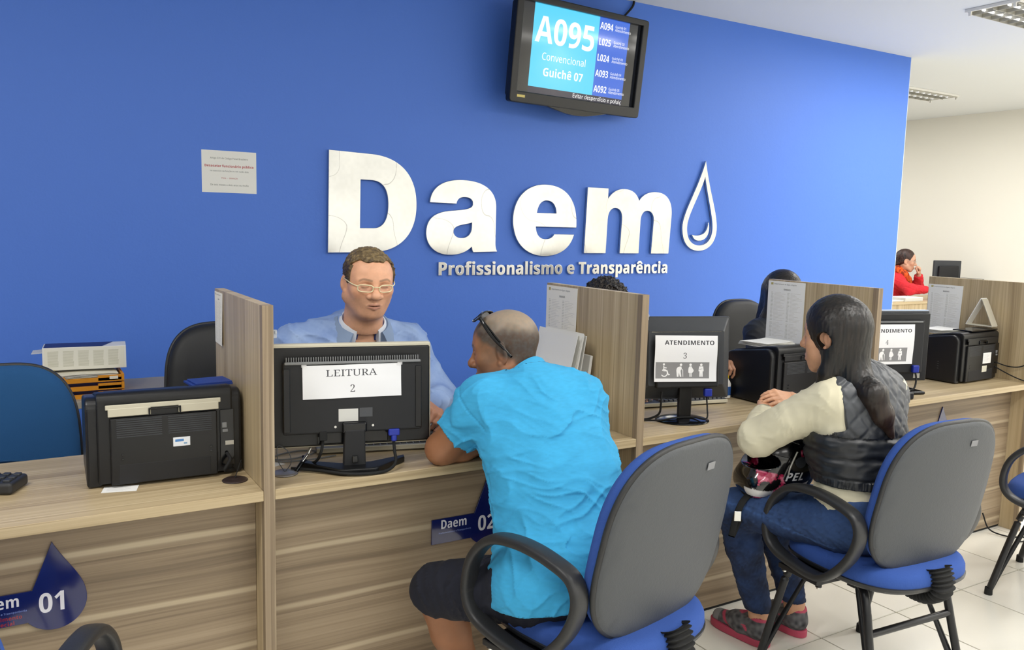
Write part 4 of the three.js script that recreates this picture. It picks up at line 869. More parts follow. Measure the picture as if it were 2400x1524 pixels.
// ------------------------------------------------------------------ figures: a smooth field of tapered limbs, meshed cell by cell
const sub3 = (a, b) => [a[0] - b[0], a[1] - b[1], a[2] - b[2]], add3 = (a, b) => [a[0] + b[0], a[1] + b[1], a[2] + b[2]], mul3 = (a, s) => [a[0] * s, a[1] * s, a[2] * s];
const dot3 = (a, b) => a[0] * b[0] + a[1] * b[1] + a[2] * b[2], len3 = (a) => Math.hypot(...a), norm3 = (a) => mul3(a, 1 / (len3(a) || 1));
const cross3 = (a, b) => [a[1] * b[2] - a[2] * b[1], a[2] * b[0] - a[0] * b[2], a[0] * b[1] - a[1] * b[0]], lerp3 = (a, b, t) => [mix(a[0], b[0], t), mix(a[1], b[1], t), mix(a[2], b[2], t)];
// tapered capsule, ellipsoid (with own axes), both joined with softness k; cut: taken away
const Cn = (a, b, ra, rb, k = 0.03, cut = false) => ({ t: 0, a, ba: sub3(b, a), bb: dot3(sub3(b, a), sub3(b, a)) || 1e-9, ra, rb, k, cut, c: lerp3(a, b, 0.5), R: len3(sub3(b, a)) / 2 + Math.max(ra, rb) });
const El = (c, r, k = 0.03, ax = null, cut = false) => ({ t: 1, c, r, k, ax, cut, R: Math.max(...r) });
const Bl = (c, r, k = 0.02, cut = false) => Cn(c, add3(c, [0, 1e-5, 0]), r, r, k, cut);
function prim(p, x, y, z) {
  if (p.t === 0) {
    const px = x - p.a[0], py = y - p.a[1], pz = z - p.a[2], h = Math.min(1, Math.max(0, (px * p.ba[0] + py * p.ba[1] + pz * p.ba[2]) / p.bb));
    const dx = px - p.ba[0] * h, dy = py - p.ba[1] * h, dz = pz - p.ba[2] * h;
    return Math.sqrt(dx * dx + dy * dy + dz * dz) - (p.ra + (p.rb - p.ra) * h);
  }
  let px = x - p.c[0], py = y - p.c[1], pz = z - p.c[2];
  if (p.ax) { const [u, v, w] = p.ax; const a = px * u[0] + py * u[1] + pz * u[2], b = px * v[0] + py * v[1] + pz * v[2], c = px * w[0] + py * w[1] + pz * w[2]; px = a; py = b; pz = c; }
  const r = p.r, qx = px / r[0], qy = py / r[1], qz = pz / r[2], k0 = Math.sqrt(qx * qx + qy * qy + qz * qz), wx = qx / r[0], wy = qy / r[1], wz = qz / r[2], k1 = Math.sqrt(wx * wx + wy * wy + wz * wz);
  return k1 < 1e-9 ? -Math.min(r[0], r[1], r[2]) : k0 * (k0 - 1) / k1;
}
function field(list) {
  return (x, y, z) => {
    let d = 1e3;
    for (const p of list) {
      const far = Math.sqrt((x - p.c[0]) ** 2 + (y - p.c[1]) ** 2 + (z - p.c[2]) ** 2) - p.R;
      if (!p.cut) {
        if (far > d + p.k) continue;
        const e = prim(p, x, y, z), h = p.k - Math.abs(d - e);
        d = Math.min(d, e) - (h > 0 ? h * h / p.k * 0.25 : 0);
      } else {
        if (-far < d - p.k) continue;
        const e = -prim(p, x, y, z), h = p.k - Math.abs(d - e);
        d = Math.max(d, e) + (h > 0 ? h * h / p.k * 0.25 : 0);
      }
    }
    return d;
  };
}
const bounds = (list, m = 0.03) => {
  const lo = [1e9, 1e9, 1e9], hi = [-1e9, -1e9, -1e9];
  for (const p of list) if (!p.cut) for (let i = 0; i < 3; i++) {
    if (p.t === 0) { lo[i] = Math.min(lo[i], p.a[i] - p.ra, p.a[i] + p.ba[i] - p.rb); hi[i] = Math.max(hi[i], p.a[i] + p.ra, p.a[i] + p.ba[i] + p.rb); } else { lo[i] = Math.min(lo[i], p.c[i] - p.R); hi[i] = Math.max(hi[i], p.c[i] + p.R); }
  }
  return [lo.map((v) => v - m), hi.map((v) => v + m)];
};
function skinOf(f, [lo, hi], cell, paint = null, slack = 1.6) {
  const n = [0, 1, 2].map((i) => Math.ceil((hi[i] - lo[i]) / cell) + 1), [nx, ny, nz] = n, val = new Float32Array(nx * ny * nz), B = 6;
  for (let bz = 0; bz < nz; bz += B) for (let by = 0; by < ny; by += B) for (let bx = 0; bx < nx; bx += B) {
    const ex = Math.min(nx, bx + B), ey = Math.min(ny, by + B), ez = Math.min(nz, bz + B), half = cell * B * 0.87;
    const d = f(lo[0] + (bx + ex - 1) / 2 * cell, lo[1] + (by + ey - 1) / 2 * cell, lo[2] + (bz + ez - 1) / 2 * cell);
    const skip = Math.abs(d) > half * slack;
    for (let z = bz; z < ez; z++) for (let y = by; y < ey; y++) for (let x = bx; x < ex; x++) val[(z * ny + y) * nx + x] = skip ? d : f(lo[0] + x * cell, lo[1] + y * cell, lo[2] + z * cell);
  }
  const id = new Int32Array(nx * ny * nz).fill(-1), pos = [], idx = [], sx = 1, sy = nx, sz = nx * ny;
  const corner = [0, sx, sy, sx + sy, sz, sx + sz, sy + sz, sx + sy + sz], edges = [[0, 1], [2, 3], [4, 5], [6, 7], [0, 2], [1, 3], [4, 6], [5, 7], [0, 4], [1, 5], [2, 6], [3, 7]];
  for (let z = 0; z < nz - 1; z++) for (let y = 0; y < ny - 1; y++) for (let x = 0; x < nx - 1; x++) {
    const o = z * sz + y * sy + x;
    let mask = 0;
    for (let k = 0; k < 8; k++) if (val[o + corner[k]] < 0) mask |= 1 << k;
    if (mask === 0 || mask === 255) continue;
    let cx = 0, cy = 0, cz = 0, c = 0;
    for (const [a, b] of edges) {
      const va = val[o + corner[a]], vb = val[o + corner[b]];
      if ((va < 0) === (vb < 0)) continue;
      const t = va / (va - vb);
      cx += (a & 1) + ((b & 1) - (a & 1)) * t; cy += ((a >> 1) & 1) + (((b >> 1) & 1) - ((a >> 1) & 1)) * t; cz += (a >> 2) + ((b >> 2) - (a >> 2)) * t; c++;
    }
    id[o] = pos.length / 3;
    pos.push(lo[0] + (x + cx / c) * cell, lo[1] + (y + cy / c) * cell, lo[2] + (z + cz / c) * cell);
  }
  const quad = (a, b, c, d, flip) => { if (a < 0 || b < 0 || c < 0 || d < 0) return; flip ? idx.push(a, b, c, a, c, d) : idx.push(a, c, b, a, d, c); };
  for (let z = 1; z < nz - 1; z++) for (let y = 1; y < ny - 1; y++) for (let x = 1; x < nx - 1; x++) {
    const o = z * sz + y * sy + x, v = val[o] < 0;
    if (v !== (val[o + sx] < 0)) quad(id[o], id[o - sy], id[o - sy - sz], id[o - sz], v);
    if (v !== (val[o + sy] < 0)) quad(id[o], id[o - sz], id[o - sx - sz], id[o - sx], v);
    if (v !== (val[o + sz] < 0)) quad(id[o], id[o - sx], id[o - sx - sy], id[o - sy], v);
  }
  const N = pos.length / 3, nor = new Float32Array(N * 3), col = new Float32Array(N * 3), e = cell * 0.6;
  for (let i = 0; i < N; i++) {
    let x = pos[i * 3], y = pos[i * 3 + 1], z = pos[i * 3 + 2], g = null;
    for (let k = 0; k < 3; k++) {
      g = [f(x + e, y, z) - f(x - e, y, z), f(x, y + e, z) - f(x, y - e, z), f(x, y, z + e) - f(x, y, z - e)];
      const L = len3(g) || 1e-9;
      if (k < 2) { const d = Math.max(-cell * 0.6, Math.min(cell * 0.6, f(x, y, z) * 2 * e / L)); x -= g[0] / L * d; y -= g[1] / L * d; z -= g[2] / L * d; pos[i * 3] = x; pos[i * 3 + 1] = y; pos[i * 3 + 2] = z; } else { nor[i * 3] = g[0] / L; nor[i * 3 + 1] = g[1] / L; nor[i * 3 + 2] = g[2] / L; }
    }
    const c = paint ? paint(x, y, z, [nor[i * 3], nor[i * 3 + 1], nor[i * 3 + 2]]) : [1, 1, 1];
    col[i * 3] = c[0]; col[i * 3 + 1] = c[1]; col[i * 3 + 2] = c[2];
  }
  const g = new THREE.BufferGeometry();
  g.setAttribute('position', new THREE.Float32BufferAttribute(pos, 3)); g.setAttribute('normal', new THREE.BufferAttribute(nor, 3)); g.setAttribute('color', new THREE.BufferAttribute(col, 3)); g.setIndex(idx);
  return g;
}
const mergeSkin = (list) => mergeGeometries(list);       // all carry position, normal, colour and an index
function frameOf(pos, forward, up = [0, 1, 0], s = 1) {  // own z looks forward, own y up
  const z = norm3(forward), x = norm3(cross3(up, z)), y = cross3(z, x);
  return new THREE.Matrix4().set(x[0] * s, y[0] * s, z[0] * s, pos[0], x[1] * s, y[1] * s, z[1] * s, pos[1], x[2] * s, y[2] * s, z[2] * s, pos[2], 0, 0, 0, 1);
}
const put3 = (m, p) => { const v = V(...p).applyMatrix4(m); return [v.x, v.y, v.z]; };

// ---- heads: origin between the ears at eye height, the face looks along +z, the person's left is +x
function headList(o = {}) {
  const j = o.jaw ?? 1, nz = o.nose ?? 1, L = [], both = (f) => { f(1); f(-1); };
  L.push(El([0, 0.036, -0.014], [0.074, 0.086, 0.097], 0.01), El([0, 0.028, 0.03], [0.066, 0.068, 0.06], 0.03), El([0, -0.035, 0.03], [0.06 * j, 0.07, 0.06], 0.03));
  both((s) => L.push(Cn([s * 0.053 * j, -0.055, -0.01], [s * 0.021, -0.098, 0.054], 0.022, 0.018, 0.03)));
  L.push(Bl([0, -0.101, 0.063], 0.02, 0.025));
  if (o.soft) both((s) => L.push(El([s * 0.036, -0.05, 0.045], [0.026, 0.028, 0.028], 0.03)));
  if (o.double) L.push(El([0, -0.108, 0.025], [0.045, 0.025, 0.045], 0.03));
  L.push(Cn([0, -0.05, -0.028], [0, -0.17, -0.045], (o.neck ?? 0.054), (o.neck ?? 0.054) + 0.004, 0.035));
  both((s) => L.push(El([s * 0.043, -0.02, 0.055], [0.022, 0.018, 0.02], 0.025), Cn([s * 0.012, 0.022, 0.083], [s * 0.047, 0.02, 0.066], 0.009, 0.008, 0.018)));
  L.push(El([0, -0.068, 0.066], [0.032, 0.026, 0.026], 0.02));
  both((s) => L.push(El([s * 0.031, 0.002, 0.096], [0.018, 0.012, 0.0155], 0.014, null, true)));
  both((s) => L.push(Bl([s * 0.031, 0.0005, 0.0735], 0.0125, 0.002), El([s * 0.031, 0.0045 - 0.0045 * (o.lids ?? 0.3), 0.0745], [0.0155, 0.0105, 0.0142], 0.003), El([s * 0.031, -0.0095, 0.074], [0.0145, 0.006, 0.0125], 0.003)));
  L.push(Cn([0, 0.012, 0.087], [0, -0.026, 0.106], 0.0078, 0.0105, 0.012), Bl([0, -0.031, 0.1075], 0.0125 * nz, 0.008));
  both((s) => L.push(Bl([s * 0.0135 * nz, -0.0355, 0.096], 0.0086 * nz, 0.007), Bl([s * 0.0065, -0.0425, 0.1035], 0.0035, 0.003, true)));
  both((s) => L.push(Cn([s * 0.021, -0.0705, 0.083], [0, -0.066, 0.0928], 0.0042, 0.0058, 0.006), Cn([s * 0.018, -0.0745, 0.085], [0, -0.0785, 0.0922], 0.0046, 0.0066, 0.006)));
  L.push(El([0, -0.0718, 0.097], [0.024, 0.0014, 0.012], 0.003, null, true));
  both((s) => { const a = [norm3([s, 0, 0.45]), norm3([0, 1, 0.18]), norm3([-0.45 * s, -0.18, 1])]; const q = o.ear ?? 1; L.push(El([s * 0.077, -0.004, -0.012], [0.008, 0.033 * q, 0.02 * q], 0.006, a), El([s * 0.0865, -0.002, -0.009], [0.006, 0.021 * q, 0.0115 * q], 0.004, a, true), Bl([s * 0.0735, -0.034, -0.003], 0.0085, 0.006)); });
  return L;
}
const smooth = SM, n3 = noise;
function facePaint(o) {
  const skin = o.skin, lip = o.lip ?? mix3(skin, [0.32, 0.08, 0.07], 0.45), brow = o.brow ?? [0.05, 0.035, 0.025], stub = o.stubble ?? 0, hair = o.hairPaint;
  return (x, y, z) => {
    const ax = Math.abs(x);
    let c = mul3(skin, 1 + 0.1 * n3(x * 45, y * 45, z * 45) + 0.05 * n3(x * 160, y * 160, z * 160));
    c = mix3(c, [skin[0] * 1.02, skin[1] * 0.78, skin[2] * 0.72], 0.5 * smooth(0.03, 0.0, Math.hypot(ax - 0.045, y + 0.025, (z - 0.07) * 1)) + 0.5 * smooth(0.018, 0.002, Math.hypot(x, y + 0.032, z - 0.108)));
    c = mix3(c, [skin[0] * 1.0, skin[1] * 0.9, skin[2] * 0.85], 0.4 * smooth(0.068, 0.078, ax) * smooth(0.05, 0.03, Math.abs(y + 0.005)));
    if (stub) c = mix3(c, [0.1, 0.085, 0.075], stub * smooth(-0.03, -0.055, y) * smooth(-0.03, 0.01, z) * (0.7 + 0.3 * n3(x * 200, y * 200, z * 200)));
    const lm = smooth(0.0095, 0.006, Math.abs(y + 0.0722) - 0.002 * (1 - ax / 0.022)) * smooth(0.024, 0.017, ax) * smooth(0.078, 0.084, z);
    c = mix3(c, lip, lm * (o.lipAmount ?? 0.6));
    c = mix3(c, mul3(skin, 0.3), 0.7 * smooth(0.0022, 0.0008, Math.abs(y + 0.0718 - 0.00006 * 0)) * smooth(0.028, 0.022, ax) * smooth(0.07, 0.078, z));
    const by = 0.0235 + 0.004 * smooth(0.01, 0.035, ax) - 0.008 * smooth(0.038, 0.055, ax);
    c = mix3(c, brow, (o.browAmount ?? 0.85) * smooth(0.0052, 0.0022, Math.abs(y - by)) * smooth(0.009, 0.014, ax) * smooth(0.056, 0.047, ax) * smooth(0.05, 0.06, z));
    const e = Math.hypot(ax - 0.031, y - 0.0005, z - 0.0735);
    if (e < 0.0131 && z > 0.0745 && y < 0.0075 - 0.006 * (o.lids ?? 0.3) && y > -0.0075) {
      const g = Math.hypot(ax - 0.031 + 0, y + 0.002, 0);
      c = g < 0.0026 ? [0.006, 0.005, 0.005] : g < 0.0058 ? [0.05, 0.028, 0.014] : [0.62, 0.58, 0.54];
    } else if (e < 0.0165 && z > 0.07) c = mix3(c, mul3(skin, 0.55), 0.4);
    if (hair) c = hair(x, y, z, c);
    return c;
  };
}
function headGeo(o, m, cell = 0.0028) {
  const l = headList(o), f = field(l), g = skinOf(f, [[-0.1, -0.2, -0.125], [0.1, 0.135, 0.132]], cell, facePaint(o));
  return g.applyMatrix4(m);
}
// ---- hands: wrist at the origin, fingers along +z, palm facing -y; side = +1: the thumb lies towards +x
function handGeo(m, side, o, paint, cell = 0.003) {
  const L = [], k = 0.008, spread = o.spread ?? 0.06;
  L.push(Cn([0, 0, -0.03], [0, 0, 0.012], 0.023, 0.021, 0.012), El([0, 0, -0.01], [0.027, 0.019, 0.03], 0.012));
  const bx = [0.03, 0.0105, -0.0095, -0.028], bl = [0.066, 0.074, 0.069, 0.054];
  for (let i = 0; i < 4; i++) {
    L.push(Cn([side * bx[i] * 0.55, 0, 0.012], [side * bx[i], 0.002, 0.082 - Math.abs(i - 1) * 0.004], 0.0145, 0.0115, 0.012));
  }
  L.push(El([side * 0.02, -0.009, 0.03], [0.019, 0.013, 0.028], 0.012), El([-side * 0.02, -0.008, 0.035], [0.014, 0.012, 0.032], 0.012));
  for (let i = 0; i < 4; i++) {
    const c = o.curl[i], dirx = side * (1.5 - i) * spread * 0.6;
    let p = [side * bx[i], 0.0015, 0.082 - Math.abs(i - 1) * 0.004], a = 0;
    for (let s = 0; s < 3; s++) {
      a += c * [1, 1.15, 0.8][s];
      const l = bl[i] * [0.45, 0.31, 0.24][s], d = norm3([dirx * Math.cos(a), -Math.sin(a), Math.cos(a)]), q = add3(p, mul3(d, l));
      L.push(Cn(p, q, 0.0092 - s * 0.001, 0.0084 - s * 0.0011, s === 0 ? 0.008 : 0.002));
      p = q;
    }
  }
  const tc = o.thumb ?? 0.3;
  let p = [side * 0.022, -0.008, 0.02]; const dirs = [[0.72, -0.35, 0.6], [0.45 - tc, -0.3 - tc * 0.4, 0.85], [0.25 - tc * 1.4, -0.2 - tc * 0.5, 0.9]];
  dirs.forEach((d, s) => { const q = add3(p, mul3(norm3([side * d[0], d[1], d[2]]), [0.04, 0.032, 0.025][s])); L.push(Cn(p, q, [0.0135, 0.0105, 0.0095][s], [0.011, 0.0095, 0.0078][s], s ? 0.003 : 0.01)); p = q; });
  const f = field(L);
  const nails = (x, y, z) => paint(x, y, z);
  return skinOf(f, bounds(L, 0.012), cell, nails).applyMatrix4(m);
}
const skinPaint = (skin) => (x, y, z) => mul3(skin, 1 + 0.1 * n3(x * 30, y * 30, z * 30) + 0.06 * n3(x * 120, y * 120, z * 120));
// ---- torsos: ellipsoids along pelvis, chest and neck
function torsoList(P, C, N, SL, SR, o = {}) {
  const right = norm3(sub3(SR, SL)), up = norm3(sub3(C, P)), fw = norm3(cross3(up, right)), ax = [right, norm3(cross3(fw, right)), fw].map(norm3);
  ax[1] = norm3(cross3(fw, right)); if (dot3(ax[1], up) < 0) ax[1] = mul3(ax[1], -1);
  const w = o.w ?? 1, d = o.d ?? 1, len = len3(sub3(C, P));
  const up2 = norm3(sub3(N, C)), ax2 = [right, up2, norm3(cross3(right, up2))];
  const L = [El(P, [0.165 * w, 0.12, 0.125 * d], 0.02, ax), El(lerp3(P, C, 0.5), [0.15 * w, 0.15, 0.115 * d], 0.08, ax), El(C, [0.162 * w, 0.15, 0.115 * d], 0.08, ax), El(lerp3(C, N, 0.5), [0.15 * w, 0.12, 0.095 * d], 0.07, ax2)];
  for (const S of [SL, SR]) L.push(Cn(lerp3(C, N, 0.85), S, 0.06 * d, 0.058 * d, 0.06));
  if (o.belly) L.push(El(add3(lerp3(P, C, 0.42), mul3(fw, (dot3(fw, o.front) > 0 ? 1 : -1) * 0.05)), [0.13 * w, 0.12, 0.1 * d], 0.06, ax));
  if (o.chest) L.push(El(add3(add3(C, mul3(fw, (dot3(fw, o.front) > 0 ? 1 : -1) * 0.075)), [0, 0.0, 0]), [0.115, 0.07, 0.05], 0.05, ax));
  return L;
}
const grow = (L, d) => L.map((p) => (p.t === 0 ? { ...p, ra: p.ra + d, rb: p.rb + d, R: p.R + d } : { ...p, r: p.r.map((v) => v + d), R: p.R + d }));
// folds of cloth: ridges that run across the given direction
const folds = (dir, fine, amp, s = 1) => { const [a, b, c] = norm3(dir); return (x, y, z) => { const t = a * x + b * y + c * z; const w = n3(x * 7 + s, y * 7, z * 7); const q = n3(t * fine + w * 1.6, (x - a * t) * 6 + s * 3, (y + z) * 6); const r = 1 - Math.abs(q) * 2.2; return amp * (r > 0 ? r * r : 0) + amp * 0.5 * w; }; };
const cutBy = (f, planes) => (x, y, z) => { let d = f(x, y, z); for (const [n, c] of planes) d = Math.max(d, n[0] * x + n[1] * y + n[2] * z - c); return d; };  // keeps n.p < c
const cloth = (rough = 0.85, more = {}) => new THREE.MeshPhysicalMaterial({ vertexColors: true, roughness: rough, ...more });
function person3(label) { const t = thing('person', label, 'person', [0, 0, 0]); return t; }
const skinMat = new THREE.MeshPhysicalMaterial({ vertexColors: true, roughness: 0.48, sheen: 0.15, sheenRoughness: 0.6 });
const hairMat = new THREE.MeshPhysicalMaterial({ vertexColors: true, roughness: 0.5 });
const hairGloss = new THREE.MeshPhysicalMaterial({ vertexColors: true, roughness: 0.42 });

// open collar: a closed cross-section (radius, height) carried round the neck from angle a0 to a1 (0 = front)
function collarGeo(m, section, a0, a1, n = 40) {
  const pos = [], idx = [], K = section(0.5).length;
  for (let i = 0; i <= n; i++) { const t = i / n, a = a0 + (a1 - a0) * t; for (const [r, y, squash = 0.88] of section(t)) pos.push(Math.sin(a) * r, y, Math.cos(a) * r * squash); }
  for (let i = 0; i < n; i++) for (let k = 0; k < K; k++) { const a = i * K + k, b = i * K + (k + 1) % K; idx.push(a, a + K, b, b, a + K, b + K); }
  for (let k = 1; k + 1 < K; k++) { idx.push(0, k, k + 1); const o = n * K; idx.push(o, o + k + 1, o + k); }
  const g = new THREE.BufferGeometry();
  g.setAttribute('position', new THREE.Float32BufferAttribute(pos, 3)); g.setIndex(idx);
  return toCreasedNormals(g.applyMatrix4(m), 0.8);
}
const curly = (s, a) => (x, y, z) => a * (n3(x * s, y * s, z * s) + 0.6 * n3(x * s * 2.1 + 3, y * s * 2.1, z * s * 2.1));
function hairCap(m, o) { // short hair that follows the skull
  const L = [El([0, 0.036, -0.014], [0.074, 0.086, 0.097], 0.01), El([0, 0.028, 0.03], [0.066, 0.068, 0.06], 0.03), El([0, -0.03, -0.045], [0.06, 0.06, 0.045], 0.03)];
  const f = field(L), bump = o.bump;
  const g = (x, y, z) => {
    const d = f(x, y, z) - o.thick * smooth(o.low - 0.02, 0.09, y) - 0.003 - bump(x, y, z);
    const ax = Math.abs(x), A = 0.75 * y - 0.66 * z - o.line - (o.recede ?? 0) * smooth(0.028, 0.05, ax) * smooth(-0.01, 0.05, z) - 0.005 * n3(x * 60, y * 60, z * 60);
    const line = -Math.max(A, Math.min(ax - 0.056, 0.04 - z, y + 0.03, 0.07 - y)), ear = 0.024 - Math.hypot(Math.abs(x) - 0.078, y + 0.008, z + 0.006);
    return Math.max(d, line, o.low - y, ear);
  };
  return skinOf(g, [[-0.11, -0.1, -0.14], [0.11, 0.17, 0.12]], o.cell ?? 0.003, o.paint, 2.2).applyMatrix4(m);
}

// ------------------------------------------------------------------ clerk in glasses behind the second desk
{
  const t = person3('seated man with glasses and short curly hair in a light blue jacket, looking down');
  const skin = [0.79, 0.42, 0.26];
  const hm = frameOf([1.006, 1.236, -0.505], [-0.1, -0.12, 0.98], [0.02, 1, 0], 0.885).scale(V(1.13, 1, 1.03));
  const P = [1.0, 0.5, -0.82], C = [1.005, 0.85, -0.72], N = [1.012, 1.06, -0.61], SL = [1.19, 0.995, -0.63], SR = [0.805, 1.0, -0.655];
  const EL = [1.265, 0.815, -0.475], WL = [1.195, 0.835, -0.37], ER = [0.76, 0.79, -0.52], WR = [0.87, 0.775, -0.42];
  const torso = torsoList(P, C, N, SL, SR, { w: 1.06, d: 1.1 });
  const arms = [Cn(SL, EL, 0.055, 0.043, 0.03), Cn(EL, WL, 0.042, 0.03, 0.02), Cn(SR, ER, 0.055, 0.043, 0.03), Cn(ER, WR, 0.042, 0.03, 0.02)];
  const legs = [[-0.1, 0.9], [0.1, 1.1]].flatMap(([dx, kx]) => [Cn([1.0 + dx, 0.5, -0.82], [kx, 0.5, -0.42], 0.085, 0.06, 0.04), Cn([kx, 0.5, -0.42], [kx, 0.09, -0.4], 0.055, 0.04, 0.02)]);
  const bodyL = [...torso, ...arms, ...legs, Cn(N, put3(hm, [0, -0.1, -0.03]), 0.062, 0.056, 0.04)];
  const paint = skinPaint(skin);
  const hp = { skin, lids: 0.7, jaw: 1.16, nose: 1.28, neck: 0.063, double: true, brow: [0.12, 0.08, 0.05], browAmount: 0.6, lip: [0.4, 0.16, 0.13], stubble: 0.18 };
  obj('body', mergeSkin([skinOf(field(bodyL), bounds(bodyL), 0.012, paint), headGeo(hp, hm),
    handGeo(frameOf(add3(WL, [0.0, 0.0, 0.0]), [-0.55, -0.12, 0.75], [0.5, 0.8, 0.25], 0.95), 1, { curl: [0.75, 0.8, 0.85, 0.9], thumb: 0.35 }, skinPaint([0.52, 0.25, 0.155])),
    handGeo(frameOf(WR, [0.5, -0.1, 0.8], [0, 1, 0], 0.95), -1, { curl: [0.4, 0.4, 0.4, 0.45] }, paint)]), skinMat, t);
  const hair = lin('#3d2f20'), hair2 = lin('#8a7650');
  obj('hair', hairCap(hm, { thick: 0.005, low: -0.045, line: 0.02, recede: 0.02, bump: curly(95, 0.004), paint: (x, y, z) => mix3(hair2, hair, Math.min(1, 0.35 + 0.5 * smooth(0.11, 0.05, y) + 0.8 * n3(x * 90, y * 90, z * 90))) }), hairMat, t);
  const jf = field([...grow(torso, 0.02), ...grow(arms.slice(0, 3), 0.016), Cn(ER, WR, 0.056, 0.046, 0.02), Cn(EL, lerp3(EL, WL, 0.8), 0.055, 0.05, 0.02)]);
  const fold = folds([0.3, 1, 0.2], 24, 0.006, 4), fold2 = folds([1, 0.25, -0.3], 18, 0.005, 9);
  const neckHole = field([Cn(add3(N, [0, -0.05, 0.03]), put3(hm, [0, -0.08, -0.01]), 0.072, 0.078, 0.01), Cn(add3(N, [0, -0.2, 0.14]), add3(N, [0, 0.03, 0.09]), 0.022, 0.062, 0.02)]);
  const jacket = (x, y, z) => Math.max(jf(x, y, z) - fold(x, y, z) - fold2(x, y, z), -neckHole(x, y, z), 0.52 - y);
  const jc = lin('#7d99d0'), jc2 = lin('#9cb5e0');
  obj('jacket', skinOf(jacket, bounds([...torso, ...arms], 0.06), 0.0075, (x, y, z) => mix3(jc, jc2, 0.5 + 0.8 * n3(x * 18, y * 18, z * 18) + 0.25 * n3(x * 150, y * 40, z * 150))), cloth(0.8), t);
  const nm = frameOf(add3(N, [0, 0.018, 0.03]), [-0.05, -0.55, 1], [0, 1, 0]);
  const shirtF = field(grow(torso, 0.008));
  const vee = field([Cn(add3(N, [0, -0.12, 0.16]), add3(N, [0, 0.06, 0.05]), 0.012, 0.07, 0.02)]);
  obj('shirt', skinOf((x, y, z) => Math.max(shirtF(x, y, z), -vee(x, y, z), 0.7 - y), bounds(torso, 0.03), 0.009, (x, y, z) => (Math.sin(x * 420) > 0.6 ? lin('#a8b4d8') : lin('#3d559e'))), cloth(0.8), t);
  const shirtCollar = obj('shirt_collar', collarGeo(nm, (q) => { const e = Math.abs(q - 0.5) * 2; return [[0.071, -0.01], [0.069, 0.035 - 0.012 * e], [0.073, 0.04 - 0.012 * e], [0.08, 0.034 - 0.012 * e], [0.09, -0.002 - 0.024 * e], [0.086, -0.006 - 0.024 * e]]; }, 0.5, Math.PI * 2 - 0.5), std('#dfe5f0', 0.8, { side: THREE.DoubleSide }), t, 'white inner collar');
  obj('collar_lining', collarGeo(nm, () => [[0.0675, -0.02], [0.0665, 0.028], [0.069, 0.03], [0.07, -0.02]], 0.45, Math.PI * 2 - 0.45), std('#3a4d92', 0.8, { side: THREE.DoubleSide }), shirtCollar);
  obj('jacket_collar', collarGeo(nm, (q) => { const e = Math.abs(q - 0.5) * 2, e2 = e ** 4; return [[0.08, -0.025], [0.08, 0.024 - 0.01 * e], [0.087, 0.031 - 0.01 * e], [0.098, 0.024 - 0.012 * e], [0.122 + 0.04 * e2, -0.024 - 0.034 * e], [0.114 + 0.038 * e2, -0.03 - 0.034 * e]]; }, 0.62, Math.PI * 2 - 0.62), std('#8ba0c0', 0.85, { side: THREE.DoubleSide }), t);
  const tr = field([...legs.map((p) => ({ ...p, ra: p.ra + 0.014, rb: p.rb + 0.014, R: p.R + 0.014 })), El(P, [0.185, 0.12, 0.14], 0.05)]);
  obj('trousers', skinOf((x, y, z) => Math.max(tr(x, y, z), y - 0.6), bounds([...legs, El(P, [0.2, 0.13, 0.15])], 0.04), 0.014, () => lin('#23262e')), cloth(0.85), t);
  for (const kx of [0.9, 1.1]) obj('shoe', [box(0.09, 0.06, 0.25, kx, 0.032, -0.34, 0.025, 4)], M.black, t);
  // glasses, low on the nose
  const g = thing('eyeglasses', 'half-rimmed glasses with cream frames on the face of the man in the blue jacket', 'glasses');
  const frame = std('#efe6bc', 0.3, { metalness: 0.1 }), at = (geo) => geo.applyMatrix4(hm);
  const lensOut = squircle(0.046, 0.026, 3.4, 32);
  const F = [], lensG = [];
  for (const s of [-1, 1]) {
    const curve = lensOut.map((p) => V(s * 0.0335 + p.x, -0.004 + p.y, 0.106 - 6 * (s * 0.0335 + p.x) ** 2 - p.y * -0.12));
    F.push(new THREE.TubeGeometry(new THREE.CatmullRomCurve3(curve, true), 64, 0.002, 8, true));
    const sh = new THREE.ShapeGeometry(new THREE.Shape(lensOut.map((p) => new THREE.Vector2(s * 0.0335 + p.x, -0.004 + p.y))));
    const p = sh.attributes.position; for (let i = 0; i < p.count; i++) p.setZ(i, 0.106 - 6 * p.getX(i) ** 2 + (p.getY(i) + 0.004) * 0.12);
    sh.computeVertexNormals(); lensG.push(sh);
    obj('temple', at(tube([[s * 0.0555, 0.002, 0.088], [s * 0.07, 0.006, 0.066], [s * 0.079, 0.012, 0.02], [s * 0.0805, 0.012, -0.012], [s * 0.079, -0.006, -0.03]], 0.0021, 8)), frame, g);
  }
  F.push(tube([[-0.0125, 0.001, 0.105], [0, 0.0035, 0.1145], [0.0125, 0.001, 0.105]], 0.0015, 8));
  obj('frame', at(merge(F)), frame, g);
  for (const l of lensG) obj('lens', at(l), new THREE.MeshPhysicalMaterial({ color: 0xffffff, roughness: 0.03, transmission: 0.95, thickness: 0, ior: 1.4 }), g);
}

